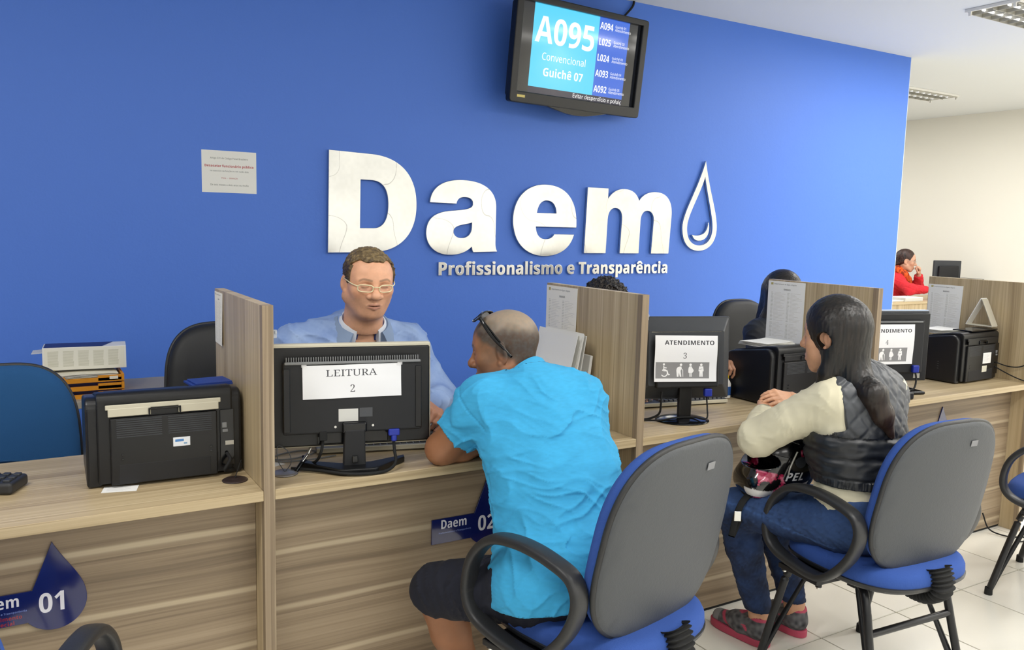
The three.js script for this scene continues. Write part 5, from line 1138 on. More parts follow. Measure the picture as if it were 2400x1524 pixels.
// ------------------------------------------------------------------ customer in turquoise, seen from behind
{
  const t = person3('man in a bright turquoise T-shirt and dark shorts leaning on the counter, seen from behind');
  const skin = [0.33, 0.145, 0.07];
  const hm = frameOf([1.228, 1.07, 0.015], [-0.7, -0.16, -0.7], [0.06, 1, 0.0], 0.965);
  const P = [1.2, 0.52, 0.395], C = [1.268, 0.77, 0.235], N = [1.262, 0.985, 0.095], SL = [1.125, 0.935, 0.095], SR = [1.395, 0.92, 0.16];
  const EL = [1.045, 0.787, -0.02], WL = [1.25, 0.775, -0.07], ER = [1.4, 0.79, -0.02], WR = [1.28, 0.775, -0.15];
  const torso = torsoList(P, C, N, SL, SR, { w: 1.03, d: 1.05 });
  const arms = [Cn(SL, EL, 0.056, 0.046, 0.03), Cn(EL, lerp3(EL, WL, 0.35), 0.044, 0.046, 0.02), Cn(lerp3(EL, WL, 0.35), WL, 0.046, 0.03, 0.02), Cn(SR, ER, 0.056, 0.046, 0.03), Cn(ER, WR, 0.046, 0.03, 0.02)];
  const KL = [0.968, 0.423, 0.105], KR = [1.3, 0.45, 0.06], AL = [1.1, 0.09, 0.1], AR = [1.3, 0.09, 0.1];
  const legs = [Cn([1.125, 0.515, 0.39], KL, 0.08, 0.056, 0.05), Cn([1.3, 0.51, 0.4], KR, 0.088, 0.062, 0.05), Cn(KL, lerp3(KL, AL, 0.4), 0.054, 0.054, 0.02), Cn(lerp3(KL, AL, 0.4), AL, 0.054, 0.036, 0.02), Cn(KR, lerp3(KR, AR, 0.4), 0.054, 0.054, 0.02), Cn(lerp3(KR, AR, 0.4), AR, 0.054, 0.036, 0.02)];
  const feet = [[AL, -0.06], [AR, 0.02]].map(([A, dx]) => Cn(add3(A, [0, -0.05, 0.03]), add3(A, [dx, -0.062, -0.13]), 0.036, 0.026, 0.03));
  const neck = [Cn(add3(N, [0, -0.02, 0.01]), put3(hm, [0, -0.075, -0.035]), 0.062, 0.06, 0.04)];
  const bodyL = [...torso, ...arms, ...legs, ...feet, ...neck];
  const paint = skinPaint(skin);
  const grey = [0.032, 0.026, 0.021], top = [0.36, 0.29, 0.215];  // grey hair at the sides; thin crown painted paler with its reflection
  const hp = { skin, jaw: 1.1, nose: 1.12, neck: 0.06, double: true, lids: 0.4, stubble: 0.3, brow: [0.05, 0.035, 0.025],
    hairPaint: (x, y, z, c) => {
      const m = smooth(-0.008, 0.012, 0.72 * y - 0.6 * z + 0.004 + 0.012 * n3(x * 40, y * 40, z * 40)) * smooth(-0.075, -0.05, y + 0.2 * z * 0);
      const side = smooth(-0.045, -0.02, y) * smooth(0.045, 0.02, Math.abs(z - 0.03)) * smooth(0.05, 0.06, Math.abs(x));
      const n = 0.5 + 0.9 * n3(x * 110, y * 110, z * 110) + 0.5 * n3(x * 260, y * 260, z * 260);
      const h = mix3(mix3(grey, top, smooth(0.05, 0.105, y - 0.2 * z + 0.012 * n3(x * 50, y * 50, z * 50))), [0.2, 0.17, 0.14], 0.3 * n);
      return mix3(mix3(c, mix3(skin, [0.1, 0.08, 0.05], 0.6), side * 0.75 * (0.6 + 0.4 * n)), h, m * (0.86 + 0.14 * n));
    } };
  obj('body', mergeSkin([skinOf(field(bodyL), bounds(bodyL), 0.0105, paint), headGeo(hp, hm),
    handGeo(frameOf(WL, [0.95, -0.12, -0.25], [0, 1, 0], 0.98), -1, { curl: [0.35, 0.35, 0.4, 0.45] }, paint), handGeo(frameOf(WR, [-0.95, -0.05, -0.2], [0, 1, 0], 0.98), 1, { curl: [0.35, 0.35, 0.4, 0.45] }, paint)]), skinMat, t);
  // T-shirt
  const sleeveEnd = (S, E) => { const d = norm3(sub3(E, S)); return [d, dot3(d, lerp3(S, E, 0.62))]; };
  const tf = field([...grow(torso, 0.017), El(add3(P, [0, -0.01, 0.01]), [0.2, 0.13, 0.162], 0.05)]), sl = field([Cn(SL, EL, 0.07, 0.064, 0.02)]), sr = field([Cn(SR, ER, 0.07, 0.064, 0.02)]);
  const [dl, cl] = sleeveEnd(SL, EL), [dr, cr] = sleeveEnd(SR, ER);
  const f1 = folds([0.25, 0.9, -0.5], 22, 0.004, 2), f2 = folds([-0.35, 0.9, 0.2], 14, 0.0065, 7), f3 = folds([0.1, 1, 0.1], 60, 0.0008, 5);
  const hole = field([Cn(add3(N, [0, -0.035, 0.0]), put3(hm, [0, -0.03, -0.03]), 0.076, 0.095, 0.01)]);
  const seam = (x, y, z) => { const q = (x - SL[0]) * dl[0] + (y - SL[1]) * dl[1] + (z - SL[2]) * dl[2]; return 0.003 * smooth(0.006, 0.0, Math.abs(q - 0.015)) * smooth(0.13, 0.07, Math.hypot(x - SL[0], y - SL[1], z - SL[2])); };
  const hemN = norm3([0.05, -1, 0.18]), hemC = dot3(hemN, [1.19, 0.497, 0.45]);
  const shirt = (x, y, z) => {
    let d = tf(x, y, z);
    const a = Math.max(sl(x, y, z), x * dl[0] + y * dl[1] + z * dl[2] - cl), b = Math.max(sr(x, y, z), x * dr[0] + y * dr[1] + z * dr[2] - cr);
    for (const e of [a, b]) { const h = 0.035 - Math.abs(d - e); d = Math.min(d, e) - (h > 0 ? h * h / 0.035 * 0.25 : 0); }
    d -= f1(x, y, z) + f2(x, y, z) + f3(x, y, z) - seam(x, y, z);
    return Math.max(d, -hole(x, y, z), hemN[0] * x + hemN[1] * y + hemN[2] * z - hemC);
  };
  const tc = [0.045, 0.385, 0.7];
  obj('t_shirt', skinOf(shirt, bounds([...torso, ...arms], 0.06), 0.0052, (x, y, z) => mul3(tc, 1 + 0.1 * n3(x * 60, y * 260, z * 60) + 0.08 * n3(x * 14, y * 14, z * 14))), cloth(0.9, { sheen: 0.3, sheenRoughness: 0.5, sheenColor: new THREE.Color(0.3, 0.8, 1) }), t);
  const nm = frameOf(add3(N, [-0.006, 0.017, -0.018]), norm3([-0.25, -0.75, -0.6]), [0, 1, 0], 0.93);
  obj('neckband', collarGeo(nm, () => [[0.071, -0.012, 0.98], [0.07, 0.012, 0.98], [0.076, 0.014, 0.98], [0.082, 0.004, 0.98], [0.083, -0.014, 0.98]], 0, Math.PI * 2, 48), new THREE.MeshStandardMaterial({ color: new THREE.Color(...tc), roughness: 0.9, side: THREE.DoubleSide }), t);
  // shorts
  const sh = field([El(P, [0.185, 0.12, 0.145], 0.04), ...grow(legs.slice(0, 2), 0.014)]), fs = folds([0.4, 0.2, 1], 26, 0.006, 3);
  const cutL = norm3(sub3(KL, [1.125, 0.515, 0.39])), cutR = norm3(sub3(KR, [1.3, 0.51, 0.4]));
  const shorts = (x, y, z) => { const left = x < 1.2; const c = left ? cutL : cutR, K = left ? KL : KR; return Math.max(sh(x, y, z) - fs(x, y, z), (x - K[0]) * c[0] + (y - K[1]) * c[1] * 1 + (z - K[2]) * c[2] - 0.055, y - 0.6, (x - K[0]) * c[0] + (z - K[2]) * c[2] - (y - K[1]) * 1.2 - 0.06); };
  obj('shorts', skinOf(shorts, bounds([El(P, [0.2, 0.13, 0.16]), ...legs.slice(0, 2)], 0.05), 0.0085, (x, y, z) => mul3(lin('#131624'), 1 + 0.35 * n3(x * 130, y * 130, z * 130))), cloth(0.9), t);
  for (const [A, dx] of [[AL, -0.06], [AR, 0.02]]) obj('sandal', box(0.095, 0.016, 0.25, A[0] + dx * 0.5, 0.009, A[2] - 0.05, 0.006, 3), M.rubber, t);
  // sunglasses pushed up on the head
  const g = thing('sunglasses', 'black sunglasses pushed up on the shaved head of the man in turquoise', 'sunglasses'), at = (geo) => geo.applyMatrix4(hm);
  const lo = squircle(0.062, 0.04, 2.8, 32), F = [];
  const up = (x, y) => { const a = 0.95; return [x, 0.113 + y * Math.cos(a) * 0.95 - 1.5 * x * x, 0.066 - y * Math.sin(a) - 3.5 * x * x]; };
  for (const s of [-1, 1]) {
    const pts = lo.map((p) => V(...up(s * 0.036 + p.x, p.y)));
    F.push(new THREE.TubeGeometry(new THREE.CatmullRomCurve3(pts, true), 64, 0.0024, 8, true));
    const shp = new THREE.ShapeGeometry(new THREE.Shape(lo.map((p) => new THREE.Vector2(s * 0.036 + p.x, p.y))));
    const p = shp.attributes.position; for (let i = 0; i < p.count; i++) p.setXYZ(i, ...up(p.getX(i), p.getY(i)));
    shp.computeVertexNormals();
    obj('lens', at(shp), new THREE.MeshPhysicalMaterial({ color: '#0a0b10', roughness: 0.06, clearcoat: 1, side: THREE.DoubleSide }), g);
    obj('temple', at(sweep([up(s * 0.066, 0.006), [s * 0.0765, 0.085, 0.032], [s * 0.0815, 0.045, 0.008], [s * 0.0855, 0.012, -0.02], [s * 0.081, -0.022, -0.045]], (q) => [0.0022, 0.0055 - 0.002 * q], 10, 30, false, V(1, 0, 0))), M.blackGloss, g);
  }
  F.push(tube([up(-0.008, 0.004), up(0, 0.008), up(0.008, 0.004)], 0.0026, 8));
  obj('frame', at(merge(F)), M.blackGloss, g);
}

// ------------------------------------------------------------------ sneakers: toe towards -z, heel at the origin
function sneaker(parent, m) {
  const up = [Cn([0, 0.052, 0.0], [0, 0.05, -0.07], 0.036, 0.038, 0.03), Cn([0, 0.045, -0.07], [0.004, 0.035, -0.19], 0.039, 0.03, 0.03), Cn([0, 0.06, 0.0], [0, 0.095, 0.0], 0.036, 0.037, 0.03), Cn([0, 0.08, -0.05], [0, 0.062, -0.11], 0.03, 0.03, 0.02)];
  const uf = field(up), hole = field([Cn([0, 0.09, -0.008], [0, 0.16, 0.0], 0.028, 0.04, 0.01)]);
  const g = (x, y, z) => Math.max(uf(x, y, z), 0.022 - y, -hole(x, y, z), y - (0.108 + 0.015 * Math.cos(z * 60)));
  const dark = lin('#3a3a3e'), grey = lin('#8b8a8c'), pink = lin('#b8465f');
  const s = obj('sneaker', skinOf(g, bounds(up, 0.02), 0.004, (x, y, z) => { const b = Math.sin(z * 55 + y * 60) > 0.86 && y > 0.035 && y < 0.07 && z < -0.03; return y > 0.1 ? pink : b ? pink : z < -0.175 ? grey : mix3(dark, grey, 0.25 + 0.5 * n3(x * 60, y * 60, z * 60)); }).applyMatrix4(m), cloth(0.7), parent);
  const so = new THREE.Shape();
  so.moveTo(0, 0.045); so.bezierCurveTo(0.05, 0.045, 0.04, -0.05, 0.042, -0.09); so.bezierCurveTo(0.055, -0.16, 0.05, -0.225, 0.006, -0.228); so.bezierCurveTo(-0.04, -0.226, -0.048, -0.17, -0.044, -0.1); so.bezierCurveTo(-0.04, -0.05, -0.05, 0.045, 0, 0.045);
  const sg = extrude(so, 0.019, 0.005, 20, 3).rotateX(Math.PI / 2).scale(0.96, 1, 1).translate(0, 0.0245, 0);
  obj('sole', sg.applyMatrix4(m), std('#b8465f', 0.6), s, 'pink rubber sole');
  obj('laces', [0, 1, 2, 3].map((i) => tube([[-0.022, 0.083 - i * 0.008, -0.07 - i * 0.02], [0, 0.096 - i * 0.009, -0.068 - i * 0.02], [0.022, 0.083 - i * 0.008, -0.066 - i * 0.02]], 0.0025, 6)).map((q) => q.applyMatrix4(m)), M.charcoal, s);
}
// long straight hair from a chain of lobes, with strands
function longHair(parent, list, cutList, fineAxis, paint, cell = 0.0045, mat = hairGloss) {
  const f = field(list), c = field(cutList), [ax, ay, az] = fineAxis;
  const g = (x, y, z) => { const s = 0.0012 * n3(x * ax, y * ay, z * az) + 0.0009 * n3(x * ax * 2.3, y * ay * 2, z * az * 2.3); return Math.max(f(x, y, z) - s, -c(x, y, z)); };
  return obj('hair', skinOf(g, bounds(list, 0.02), cell, paint), mat, parent);
}

// ------------------------------------------------------------------ woman in the quilted vest
{
  const t = person3('long-haired woman in a black quilted vest over a cream top, sitting at the counter');
  const skin = [0.62, 0.33, 0.195];
  const H = [2.16, 1.118, 0.422], hm = frameOf(H, [-0.33, -0.06, -0.94], [0, 1, 0], 0.92).scale(V(1, 1, 0.92));
  const P = [2.242, 0.55, 0.5], C = [2.25, 0.78, 0.485], N = [2.214, 0.995, 0.468], SL = [2.13, 0.938, 0.468], SR = [2.355, 0.938, 0.475];
  const EL = [2.062, 0.765, 0.235], WL = [2.225, 0.81, 0.115], ER = [2.44, 0.77, 0.24], WR = [2.40, 0.835, 0.075];
  const torso = torsoList(P, C, N, SL, SR, { w: 0.84, d: 0.84, chest: true, front: [0, 0, -1] });
  const arms = [Cn(SL, EL, 0.046, 0.04, 0.03), Cn(EL, WL, 0.04, 0.026, 0.02), Cn(SR, ER, 0.046, 0.04, 0.03), Cn(ER, WR, 0.04, 0.026, 0.02)];
  const KL = [2.105, 0.485, 0.12], KR = [2.285, 0.485, 0.1], AL = [2.192, 0.11, 0.175], AR = [2.36, 0.11, 0.185];
  const legs = [Cn([2.17, 0.535, 0.46], KL, 0.07, 0.052, 0.05), Cn([2.315, 0.535, 0.46], KR, 0.07, 0.052, 0.05), Cn(KL, lerp3(KL, AL, 0.35), 0.048, 0.049, 0.03), Cn(lerp3(KL, AL, 0.35), AL, 0.049, 0.033, 0.02), Cn(KR, lerp3(KR, AR, 0.35), 0.048, 0.049, 0.03), Cn(lerp3(KR, AR, 0.35), AR, 0.049, 0.033, 0.02), Cn(AL, add3(AL, [0, -0.06, 0]), 0.032, 0.03, 0.02), Cn(AR, add3(AR, [0, -0.06, 0]), 0.032, 0.03, 0.02)];
  const neck = [Cn(add3(N, [0, -0.01, 0]), put3(hm, [0, -0.075, -0.03]), 0.05, 0.047, 0.03)];
  const bodyL = [...torso, ...arms, ...legs, ...neck];
  const paint = skinPaint(skin);
  const hp = { skin, jaw: 0.86, nose: 0.84, ear: 0.85, soft: true, neck: 0.046, lids: 0.35, lip: [0.5, 0.19, 0.15], lipAmount: 0.5, brow: [0.06, 0.04, 0.03], browAmount: 0.7 };
  obj('body', mergeSkin([skinOf(field(bodyL), bounds(bodyL), 0.0105, paint), headGeo(hp, hm),
    handGeo(frameOf(WL, [0.72, 0.12, -0.5], [0.1, 1, 0.3], 0.93), -1, { curl: [0.25, 0.35, 0.45, 0.5], thumb: 0.1 }, paint),
    handGeo(frameOf(WR, [-0.9, 0.16, 0.02], [0.1, 0.8, 0.5], 0.93), 1, { curl: [0.15, 0.2, 0.25, 0.35], thumb: -0.1, spread: 0.1 }, paint)]), skinMat, t);
  // cream top: sleeves, and a hem under the vest
  const cream = lin('#e3dcc0'), fo = folds([0.5, 1, 0.5], 20, 0.002, 11), fo2 = folds([-0.7, -0.2, -0.6], 24, 0.0025, 12);
  const sf = field([...grow(torso, 0.008), Cn(SL, EL, 0.064, 0.058, 0.03), Cn(EL, lerp3(EL, WL, 0.86), 0.058, 0.041, 0.02), Cn(SR, ER, 0.064, 0.058, 0.03), Cn(ER, lerp3(ER, WR, 0.86), 0.054, 0.04, 0.02)]);
  const cuff = (A, B) => { const d = norm3(sub3(B, A)), c = dot3(d, lerp3(A, B, 0.87)); return (x, y, z) => d[0] * x + d[1] * y + d[2] * z - c; };
  const cl = cuff(EL, WL), cr = cuff(ER, WR);
  const hole = field([Cn(N, put3(hm, [0, -0.06, -0.02]), 0.056, 0.07, 0.01)]);
  const top = (x, y, z) => { let d = sf(x, y, z) - fo(x, y, z) - fo2(x, y, z); if (x < 2.4 && z < 0.24 && x > 2.1) d = Math.max(d, z < 0.22 && x < 2.33 ? cl(x, y, z) : -1); if (x > 2.33 && z < 0.25) d = Math.max(d, cr(x, y, z)); return Math.max(d, -hole(x, y, z), 0.6 - 0.15 * (z - 0.5) - y); };
  obj('cream_top', skinOf(top, bounds([...torso, ...arms], 0.05), 0.0075, (x, y, z) => mul3(cream, 1 + 0.05 * n3(x * 40, y * 40, z * 40))), cloth(0.85), t);
  obj('cuff_band', sweep([0.8, 0.86, 0.9].map((q) => lerp3(EL, WL, q)), () => [0.0415, 0.0415], 24, 6), std('#e8e2ca', 0.85), t);
  // quilted vest
  const vf = field(grow(torso, 0.021)), armCut = [[SL, EL, -1]].map(([S, E, s]) => { const n = norm3(add3(mul3(norm3(sub3(E, S)), 0.55), [s * 0.9, 0.1, 0])); return [n, dot3(n, S) + 0.012]; }), armhole = (x, y, z) => { let d = 1; armCut.forEach(([n, c], i) => { const S = i ? SR : SL; d = Math.min(d, Math.max(c - (n[0] * x + n[1] * y + n[2] * z), Math.hypot(x - S[0], (y - S[1] + 0.02) * 0.85, z - S[2]) - 0.092)); }); return d; };
  const quilt = (x, y, z) => {
    const a = Math.atan2(z - 0.46, x - 2.23) * 0.16, yy = y;
    if (y > 0.83) { const u = (a + (yy - 0.9)) / 0.075, v = (a - (yy - 0.9)) / 0.075, du = Math.abs(u - Math.round(u)), dv = Math.abs(v - Math.round(v)); return 0.0035 * (smooth(0, 0.22, du) * smooth(0, 0.22, dv) - 0.6) + 0.002 * n3(x * 50, y * 50, z * 50); }
    if (y > 0.7) return 0.006 * (smooth(0, 0.25, Math.abs(((y - 0.7) / 0.065) - Math.round((y - 0.7) / 0.065))) - 0.5) + 0.004 * n3(x * 30, y * 60, z * 30);
    return 0.004 * n3(x * 40, y * 40, z * 40) + 0.003 * n3(a * 300, y * 14, 2);
  };
  const vest = (x, y, z) => Math.max(vf(x, y, z) - quilt(x, y, z), -armhole(x, y, z), -hole(x, y, z), 0.672 - 0.03 * (x - 2.2) - y);
  obj('quilted_vest', skinOf(vest, bounds(torso, 0.05), 0.0045, (x, y, z) => mul3(mix3(lin('#1f2227'), lin('#4a4d52'), smooth(0.82, 0.9, y)), 1 + 0.3 * n3(x * 30, y * 30, z * 30))), cloth(0.42), t);  // black cloth, painted paler grey towards the shoulders to imitate sheen
  obj('zip_pull', tube([[2.135, 0.735, 0.34], [2.128, 0.7, 0.33], [2.118, 0.675, 0.328], [2.116, 0.655, 0.326]], 0.0028, 6), M.silver, t);
  // jeans
  const jf = field([El(add3(P, [0, 0.02, 0.015]), [0.15, 0.13, 0.13], 0.03), ...grow(legs.slice(0, 6), 0.009)]), jo = folds([0.2, 1, 0.4], 40, 0.004, 21), jo2 = folds([0, 0.4, 1], 36, 0.003, 22);
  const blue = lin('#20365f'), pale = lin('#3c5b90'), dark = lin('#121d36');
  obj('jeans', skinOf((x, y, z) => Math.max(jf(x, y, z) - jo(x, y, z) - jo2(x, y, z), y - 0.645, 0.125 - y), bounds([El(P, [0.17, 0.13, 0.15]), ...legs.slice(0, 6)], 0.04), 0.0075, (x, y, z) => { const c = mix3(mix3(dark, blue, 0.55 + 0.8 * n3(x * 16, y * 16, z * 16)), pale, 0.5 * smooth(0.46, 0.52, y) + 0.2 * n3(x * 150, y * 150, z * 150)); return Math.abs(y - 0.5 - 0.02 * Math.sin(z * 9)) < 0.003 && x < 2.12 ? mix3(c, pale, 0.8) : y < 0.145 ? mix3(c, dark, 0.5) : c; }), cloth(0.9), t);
  sneaker(t, frameOf([2.188, 0, 0.185], [0.1, 0, 1], [0, 1, 0], 0.92));
  sneaker(t, frameOf([2.365, 0, 0.195], [0.02, 0, 1], [0, 1, 0], 0.92));
  // hair
  const h = (p) => put3(hm, p);
  const hairL = [El(h([0, 0.04, -0.02]), [0.0835, 0.094, 0.098], 0.02, [0, 1, 2].map((i) => { const v = V(i === 0 ? 1 : 0, i === 1 ? 1 : 0, i === 2 ? 1 : 0).transformDirection(hm); return [v.x, v.y, v.z]; })),
    Cn(h([0.0, 0.02, -0.03]), h([0.0, -0.06, -0.045]), 0.074, 0.06, 0.05), Cn(h([0.0, -0.06, -0.045]), h([0.01, -0.125, -0.075]), 0.058, 0.043, 0.05), Cn(h([0.01, -0.125, -0.075]), [2.166, 0.965, 0.574], 0.043, 0.034, 0.04), Cn([2.166, 0.965, 0.574], [2.186, 0.905, 0.596], 0.034, 0.027, 0.03), Cn([2.186, 0.905, 0.596], [2.214, 0.84, 0.612], 0.027, 0.009, 0.03),
    Cn(h([0.066, 0.0, -0.035]), h([0.07, -0.11, -0.005]), 0.026, 0.022, 0.03), Cn(h([0.07, -0.11, -0.005]), h([0.065, -0.2, 0.035]), 0.021, 0.011, 0.02)];
  const fm = (p, r) => Bl(h(p), r, 0.01);
  const face = [El(h([0, -0.012, 0.1]), [0.075, 0.085, 0.07], 0.01, [0, 1, 2].map((i) => { const v = V(i === 0 ? 1 : 0, i === 1 ? 1 : 0, i === 2 ? 1 : 0).transformDirection(hm); return [v.x, v.y, v.z]; })), fm([0.086, -0.006, -0.006], 0.027), fm([0.06, -0.075, 0.045], 0.04)];
  longHair(t, hairL, face, [170, 10, 170], (x, y, z) => mix3(lin('#15110f'), lin('#3f2c1f'), smooth(1.02, 0.82, y) * 0.8 + 0.25 * n3(x * 150, y * 8, z * 150)));
}

// ------------------------------------------------------------------ motorcycle helmet on the woman's lap
{
  const hm = frameOf([2.2, 0.67, 0.215], [-0.95, 0.05, -0.28], [0.05, 1, 0.06], 0.94);
  const t = thing('motorcycle_helmet', 'black motorcycle helmet with pink camouflage and white lettering on the lap of the woman', 'helmet');
  const shellL = [El([0, 0.02, -0.012], [0.122, 0.125, 0.142], 0.03), El([0, -0.065, 0.03], [0.103, 0.066, 0.125], 0.05), Cn([-0.04, -0.088, 0.105], [0.04, -0.088, 0.105], 0.036, 0.036, 0.04)];
  const sf = field(shellL), inner = field([El([0, 0.012, -0.005], [0.1, 0.105, 0.118], 0.02), El([0, -0.1, 0.01], [0.085, 0.09, 0.09], 0.03)]), port = field([El([0, 0.018, 0.13], [0.118, 0.04, 0.13], 0.02)]);
  const shell = (x, y, z) => Math.max(sf(x, y, z), -inner(x, y, z), -port(x, y, z), -0.128 - y);
  const pink = lin('#b5234f'), rose = lin('#e0718f'), black = lin('#0b0b0d'), white = lin('#d9d7d6');
  obj('shell', skinOf(shell, [[-0.15, -0.15, -0.18], [0.15, 0.17, 0.18]], 0.0045, (x, y, z) => {
    const side = smooth(0.05, 0.075, Math.abs(x)), n = n3(x * 24 + 4, y * 24, z * 24), n2 = n3(x * 52, y * 52 + 3, z * 52), a = n3(x * 13, y * 13 + 7, z * 13);
    if (y < -0.085 && y > -0.115 && z > 0.07 && x > 0.035 && x < 0.1) return white;
    const zone = (y < -0.02 && z < 0.125 && z > 0.03) || (y > 0.05 && z < 0.05);
    if (zone && n > -0.02 && a > -0.22) return n2 > 0.16 ? rose : n2 < -0.3 ? black : pink;
    return black;
  }).applyMatrix4(hm), new THREE.MeshPhysicalMaterial({ vertexColors: true, roughness: 0.14, clearcoat: 0.8, clearcoatRoughness: 0.05, side: THREE.DoubleSide }), t);
  // lettering set on the side of the chin bar
  const tex = canvasTexture(420, 240, (g, w, h) => {
    g.clearRect(0, 0, w, h); g.fillStyle = '#e4e4e8'; g.font = 'bold 150px sans-serif'; g.save(); g.transform(1, -0.08, -0.22, 1, 34, 140); g.scale(1, 1.02); g.fillText('PEL', 0, 0); g.restore();
    g.beginPath(); g.moveTo(100, 196); g.lineTo(360, 160); g.lineTo(400, 140); g.lineTo(380, 200); g.lineTo(340, 220); g.lineTo(330, 186); g.lineTo(110, 212); g.fill();
  });
  const pos = [], uv = [], idx = [], nu = 22, nv = 12, place = (u, v) => {
    const y = -0.07 + v * 0.066, z = 0.055 - u * 0.115; let x = 0.2;
    for (let k = 0; k < 40; k++) x -= sf(x, y, z) * 0.8;
    return [x + 0.0012, y, z];
  };
  for (let j = 0; j <= nv; j++) for (let i = 0; i <= nu; i++) { pos.push(...place(i / nu, j / nv)); uv.push(i / nu, j / nv); }
  for (let j = 0; j < nv; j++) for (let i = 0; i < nu; i++) { const a = j * (nu + 1) + i; idx.push(a, a + nu + 1, a + 1, a + 1, a + nu + 1, a + nu + 2); }
  const g = new THREE.BufferGeometry();
  g.setAttribute('position', new THREE.Float32BufferAttribute(pos, 3)); g.setAttribute('uv', new THREE.Float32BufferAttribute(uv, 2)); g.setIndex(idx); g.computeVertexNormals();
  obj('lettering', g.applyMatrix4(hm), new THREE.MeshStandardMaterial({ map: tex, transparent: true, alphaTest: 0.4, roughness: 0.4, side: THREE.DoubleSide }), t, 'white lettering');
  const vis = field([El([0, 0.02, -0.008], [0.1265, 0.128, 0.1465], 0.03)]), vin = field([El([0, 0.02, -0.008], [0.1195, 0.121, 0.1395], 0.03)]);
  obj('visor', skinOf((x, y, z) => Math.max(vis(x, y, z), -vin(x, y, z), 0.052 - 0.12 * (0.13 - z) - y, y - 0.115 + 0.2 * (0.13 - z), 0.0 - z), [[-0.14, 0.0, -0.02], [0.14, 0.15, 0.16]], 0.003).applyMatrix4(hm), M.blackGloss, t);
  for (const s of [-1, 1]) obj('visor_pivot', cyl(0.018, 0.02, 0.008, 0, 0, 0, 20).rotateZ(Math.PI / 2).translate(s * 0.123, 0.03, 0.0).applyMatrix4(hm), M.charcoal, t);
  const rim = []; for (let i = 0; i < 24; i++) { const a = i / 24 * Math.PI * 2; rim.push([Math.cos(a) * 0.086, -0.124, Math.sin(a) * 0.1 + 0.018]); }
  obj('neck_roll', new THREE.TubeGeometry(new THREE.CatmullRomCurve3(rim.map((p) => V(...p)), true), 60, 0.011, 10, true).applyMatrix4(hm), M.rubber, t);
  obj('chin_strap', sweep([[2.09, 0.57, 0.2], [2.05, 0.535, 0.198], [2.034, 0.48, 0.19], [2.026, 0.41, 0.182]], () => [0.011, 0.002], 10, 24, false, V(0.5, 0, 0.8)), M.rubber, t);
  obj('strap_buckle', box(0.024, 0.034, 0.005, 0, 0, 0, 0.002).rotateY(-0.6).translate(2.035, 0.492, 0.197), M.chrome, t);
}

// ------------------------------------------------------------------ clerk with curly hair behind the third desk
{
  const t = person3('clerk with curly black hair behind the divider panel, only hair and a hand showing');
  const skin = [0.5, 0.26, 0.165];
  const hm = frameOf([2.215, 1.075, -0.8], [-0.25, -0.2, 0.95], [0, 1, 0], 0.93);
  const P = [2.2, 0.5, -0.9], C = [2.205, 0.78, -0.86], N = [2.21, 0.945, -0.82], SL = [2.38, 0.9, -0.82], SR = [2.04, 0.9, -0.82];
  const EL = [2.53, 0.79, -0.62], WL = [2.53, 0.892, -0.455], ER = [1.99, 0.78, -0.62], WR = [2.1, 0.775, -0.48];
  const torso = torsoList(P, C, N, SL, SR, {}), arms = [Cn(SL, EL, 0.05, 0.042), Cn(EL, WL, 0.042, 0.028), Cn(SR, ER, 0.05, 0.042), Cn(ER, WR, 0.042, 0.028)];
  const legs = [2.1, 2.3].flatMap((x) => [Cn([x, 0.5, -0.88], [x, 0.5, -0.5], 0.085, 0.06), Cn([x, 0.5, -0.5], [x, 0.09, -0.5], 0.055, 0.04)]);
  const L = [...torso, ...arms, ...legs, Cn(N, put3(hm, [0, -0.08, -0.03]), 0.055, 0.054, 0.03)], paint = skinPaint(skin);
  obj('body', mergeSkin([skinOf(field(L), bounds(L), 0.014, paint), headGeo({ skin, lids: 0.5 }, hm, 0.004), handGeo(frameOf(WL, [0.28, -0.12, 0.95], [0.1, 0.9, 0.3], 0.95), 1, { curl: [0.6, 0.7, 0.8, 0.9], thumb: 0.2 }, paint), handGeo(frameOf(WR, [0.4, -0.1, 0.9], [0, 1, 0], 0.93), -1, { curl: [0.4, 0.4, 0.4, 0.4] }, paint, 0.004)]), skinMat, t);
  obj('hair', hairCap(hm, { thick: 0.03, low: -0.06, line: -0.012, bump: curly(60, 0.012), paint: (x, y, z) => mix3(lin('#0d0b0a'), lin('#3b3128'), 0.35 + 0.9 * n3(x * 90, y * 90, z * 90)) }), hairMat, t);
  const f = field([...grow(torso, 0.016), ...grow(arms, 0.014)]), cut = field([Cn(N, put3(hm, [0, -0.06, 0]), 0.06, 0.08, 0.01)]), cL = norm3(sub3(WL, EL)), cC = dot3(cL, lerp3(EL, WL, 0.45));
  obj('shirt', skinOf((x, y, z) => Math.max(f(x, y, z), -cut(x, y, z), 0.52 - y, x > 2.46 ? cL[0] * x + cL[1] * y + cL[2] * z - cC : -1), bounds([...torso, ...arms], 0.05), 0.011, (x, y, z) => mul3(lin('#4c586b'), 1 + 0.2 * n3(x * 30, y * 30, z * 30))), cloth(), t);
  const tr = field([...grow(legs, 0.012), El(P, [0.18, 0.12, 0.14], 0.04)]);
  obj('trousers', skinOf((x, y, z) => Math.max(tr(x, y, z), y - 0.6), bounds([...legs, El(P, [0.2, 0.13, 0.15])], 0.03), 0.016, () => lin('#20242e')), cloth(), t);
  single('held_note', 'white slip of paper in the hand of the clerk with curly hair', 'paper', sheet(0.06, 0.09, (u, v) => 0.004 * v, 3, 3, 0.0006).rotateX(-1.1), M.paper, [2.6, 0.835, -0.37], 0.6);
}

